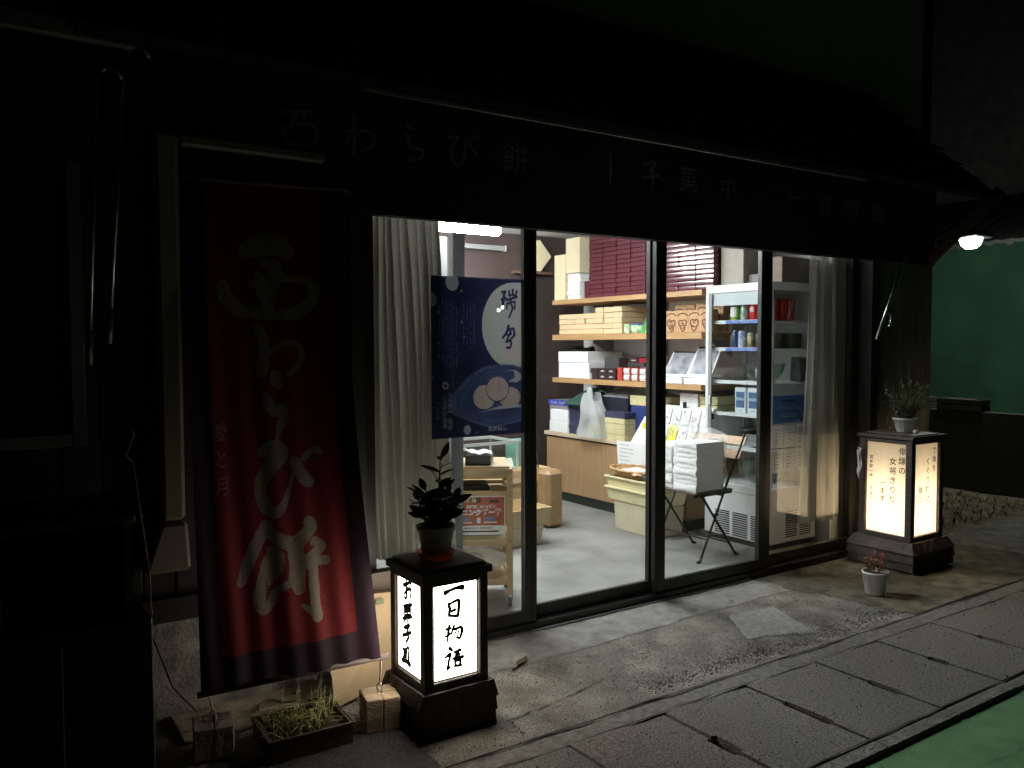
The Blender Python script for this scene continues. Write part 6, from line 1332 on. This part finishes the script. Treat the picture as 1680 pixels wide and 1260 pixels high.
# on the trolley top
mb = MB(); L2 = lambda x, y, z: wmat(t) @ Vector((x, y, z))
mb.hexa([L2(.10,-.03,zt+.0105),L2(.235,-.05,zt+.0105),L2(.21,-.22,zt+.0105),L2(.075,-.20,zt+.0105)], [L2(.10,-.03,zt+.062),L2(.235,-.05,zt+.062),L2(.21,-.22,zt+.062),L2(.075,-.20,zt+.062)], bev=.004)
tag(mb.obj('black_box', mat('black_tin', (.018,.016,.015), .4), None), 'black box with crumpled white paper on top of the trolley', 'box')
mb = MB(); mb.grid(lambda u, v: L2(.09+.15*u, -.04-.17*v, zt+.066+.012*abs(math.sin(u*7+v*3))+(.055*max(0, u-.72)*(1-v)*4*.6)), 14, 12); tag(mb.obj('crumpled_paper', M_paper, None), 'crumpled white paper lying on the black box on the trolley', 'paper')
mb = MB(); mb.hexa([L2(.25,-.04,zt+.0105),L2(.37,-.04,zt+.0105),L2(.38,-.20,zt+.0105),L2(.25,-.20,zt+.0105)], [L2(.25,-.05,zt+.03),L2(.37,-.05,zt+.075),L2(.38,-.20,zt+.085),L2(.25,-.20,zt+.03)]); tag(mb.obj('dark_case', mat('dark_grey_case', (.05,.05,.055), .5), None), 'dark sloping case beside the black box on the trolley', 'case')
mb = MB(); mb.hexa([L2(.03,-.03,.353),L2(.33,-.03,.353),L2(.33,-.20,.353),L2(.03,-.20,.353)], [L2(.05,-.04,.38),L2(.33,-.04,.395),L2(.33,-.19,.395),L2(.05,-.19,.38)]) ; tag(mb.obj('dark_case', M_dkb, None), 'dark flat box under the sloping board of the trolley', 'box')
mb = MB(); mb.hexa([L2(.10,-.05,.6),L2(.30,-.05,.6),L2(.30,-.2,.6),L2(.10,-.2,.6)], [L2(.11,-.05,.645),L2(.29,-.05,.645),L2(.29,-.2,.645),L2(.11,-.2,.645)], bev=.012); tag(mb.obj('dark_roll', mat('dark_brown_pouch', (.045,.028,.02), .5), None), 'dark brown pouch in the gap under the trolley top', 'pouch')
boxes_sh = MB(); boxes_sh.hexa([L2(.018,-.34,.588),L2(.382,-.34,.588),L2(.382,-.02,.588),L2(.018,-.02,.588)][::-1], [L2(.018,-.34,.598),L2(.382,-.34,.598),L2(.382,-.02,.598),L2(.018,-.02,.598)][::-1]); boxes_sh.obj('shelf', M_wood, t)
mb = MB(); mb.grid(lambda u, v: L2(.03+.14*math.cos(u*6.283)*(.3+.7*math.sin(math.pi*v))+.12, -.12+.10*math.sin(u*6.283)*(.3+.7*math.sin(math.pi*v)), .152+.15*v+.012*math.sin(u*19+v*9)), 32, 12)
tag(mb.obj('plastic_bag', sheer('white_poly_film', (.82,.84,.86), .68, .3, .45), None), 'crumpled white plastic bag on the bottom shelf of the trolley', 'bag')

# glass sweet case on a wooden stand, further back
t = thing('sweets_case', 'low glass sweets case on a wooden stand at the back left', 'display case', (3.3,1.95,.06))
boxes('stand', M_wood, t, (2.70,1.80,.27,3.84,2.25,.498), bev=.004); boxes('plinth', mat('dark_plinth_wood', (.22,.14,.07), .6), t, (2.74,1.84,.061,3.80,2.22,.2695))  # plinth in a darker wood tone than the stand
boxes('rail', mat('pale_counter_top', (.62,.50,.36), .45), t, (2.69,1.788,.40,3.845,1.7985,.43))
boxes('case_floor', M_fi, t, (2.74,1.83,.4985,3.55,2.22,.52))
mb = MB()
for b in ((2.74,1.825,.70,3.56,1.84,.722),(2.74,2.205,.70,3.56,2.22,.722),(3.545,1.8405,.70,3.56,2.2045,.722),(3.545,1.825,.5205,3.56,1.84,.6995),(3.545,2.205,.5205,3.56,2.22,.6995)): mb.box(*b)
mb.obj('case_frame', mat('pale_metal_edge', (.55,.58,.54), .35, metal=.5), t)
mb = MB(); mb.poly([(2.74,1.832,.52),(3.545,1.832,.52),(3.545,1.832,.70),(2.74,1.832,.70)]); mb.poly([(2.74,1.84,.711),(3.545,1.84,.711),(3.545,2.205,.711),(2.74,2.205,.711)]); mb.poly([(3.5525,1.84,.52),(3.5525,2.205,.52),(3.5525,2.205,.70),(3.5525,1.84,.70)]); mb.obj('case_glass', glass('case_glass', (.90,.95,.92), 1.5, 1.4), t)
mb = MB(); mb.grid(lambda u, v: Vector((3.24+.22*u, 1.90+.2*v, .522+.02*abs(math.sin(u*9+v*5)))), 14, 10); tag(mb.obj('sweets_tray', M_white, None), 'white wrapped sweets lying inside the glass case', 'sweets')
mb = MB(); mb.hexa([(3.42,1.845,.5215),(3.53,1.845,.5215),(3.53,1.86,.5215),(3.42,1.86,.5215)], [(3.42,1.875,.585),(3.53,1.875,.585),(3.53,1.88,.585),(3.42,1.88,.585)]); tag(mb.obj('price_card', M_white, None), 'white price card standing at the near corner of the glass case', 'card')
one('teal_box', mat('teal_box', (.16,.32,.28), .5), 'small teal box on the wooden stand right of the glass case', 'box', (3.62,1.95,.499,3.80,2.1,.70))
mb = MB(); mb.tube([(3.74,1.80,.40),(3.72,1.82,.62)], .006, 6); mb.tube([(3.78,1.79,.33),(3.81,1.80,.35),(3.83,1.79,.30)], .008, 6); tag(mb.obj('umbrella', M_black, None), 'thin black stick leaning on the right end of the wooden stand', 'stick')
one('stool_end', mat('brown_stool_wood', (.30,.18,.09), .5, var=.15), 'rounded brown wooden stool standing at the right end of the stand', 'stool', (3.68,1.62,.062,3.84,1.775,.50), bev=.03)
# cream box and tray before the stand
mb = MB(); mb.hexa([(2.80,1.28,.061),(3.37,1.28,.061),(3.37,1.56,.061),(2.80,1.56,.061)], [(2.78,1.26,.20),(3.39,1.26,.20),(3.39,1.58,.20),(2.78,1.58,.20)], bev=.006)
tag(mb.obj('storage_box', M_kraft, None), 'pale storage box on the floor before the wooden stand', 'box')
t = thing('shallow_tray', 'shallow light wooden tray with pink sweets on the pale storage box', 'tray', (3.2,1.37,.2))
mb = MB(); X0,X1,Y0,Y1,z = 2.75,3.44,1.24,1.60,.2008
mb.box(X0+.02,Y0+.02,z,X1-.02,Y1-.02,z+.01)
for (b, tt) in (((X0+.02,Y0+.02,X1-.02,Y0+.03),(X0,Y0,X1,Y0+.012)),((X0+.02,Y1-.03,X1-.02,Y1-.02),(X0,Y1-.012,X1,Y1)),((X0+.02,Y0+.031,X0+.03,Y1-.031),(X0,Y0+.0125,X0+.012,Y1-.0125)),((X1-.03,Y0+.031,X1-.02,Y1-.031),(X1-.012,Y0+.0125,X1,Y1-.0125))):
    mb.hexa([(b[0],b[1],z+.0105),(b[2],b[1],z+.0105),(b[2],b[3],z+.0105),(b[0],b[3],z+.0105)], [(tt[0],tt[1],z+.12),(tt[2],tt[1],z+.12),(tt[2],tt[3],z+.12),(tt[0],tt[3],z+.12)])
mb.obj('tray', mat('honey_tray', (.56,.42,.23), .4, var=.06), t)
mb = MB(); mb.grid(lambda u, v: Vector((2.85+.5*u, 1.29+.24*v, .225+.02*abs(math.sin(u*15+v*8)))), 24, 12); tag(mb.obj('pink_sweets', mat('pale_pink_packets', (.70,.45,.40), .4, var=.25, scale=30), None), 'pale pink packets of sweets lying in the shallow wooden tray', 'sweets')
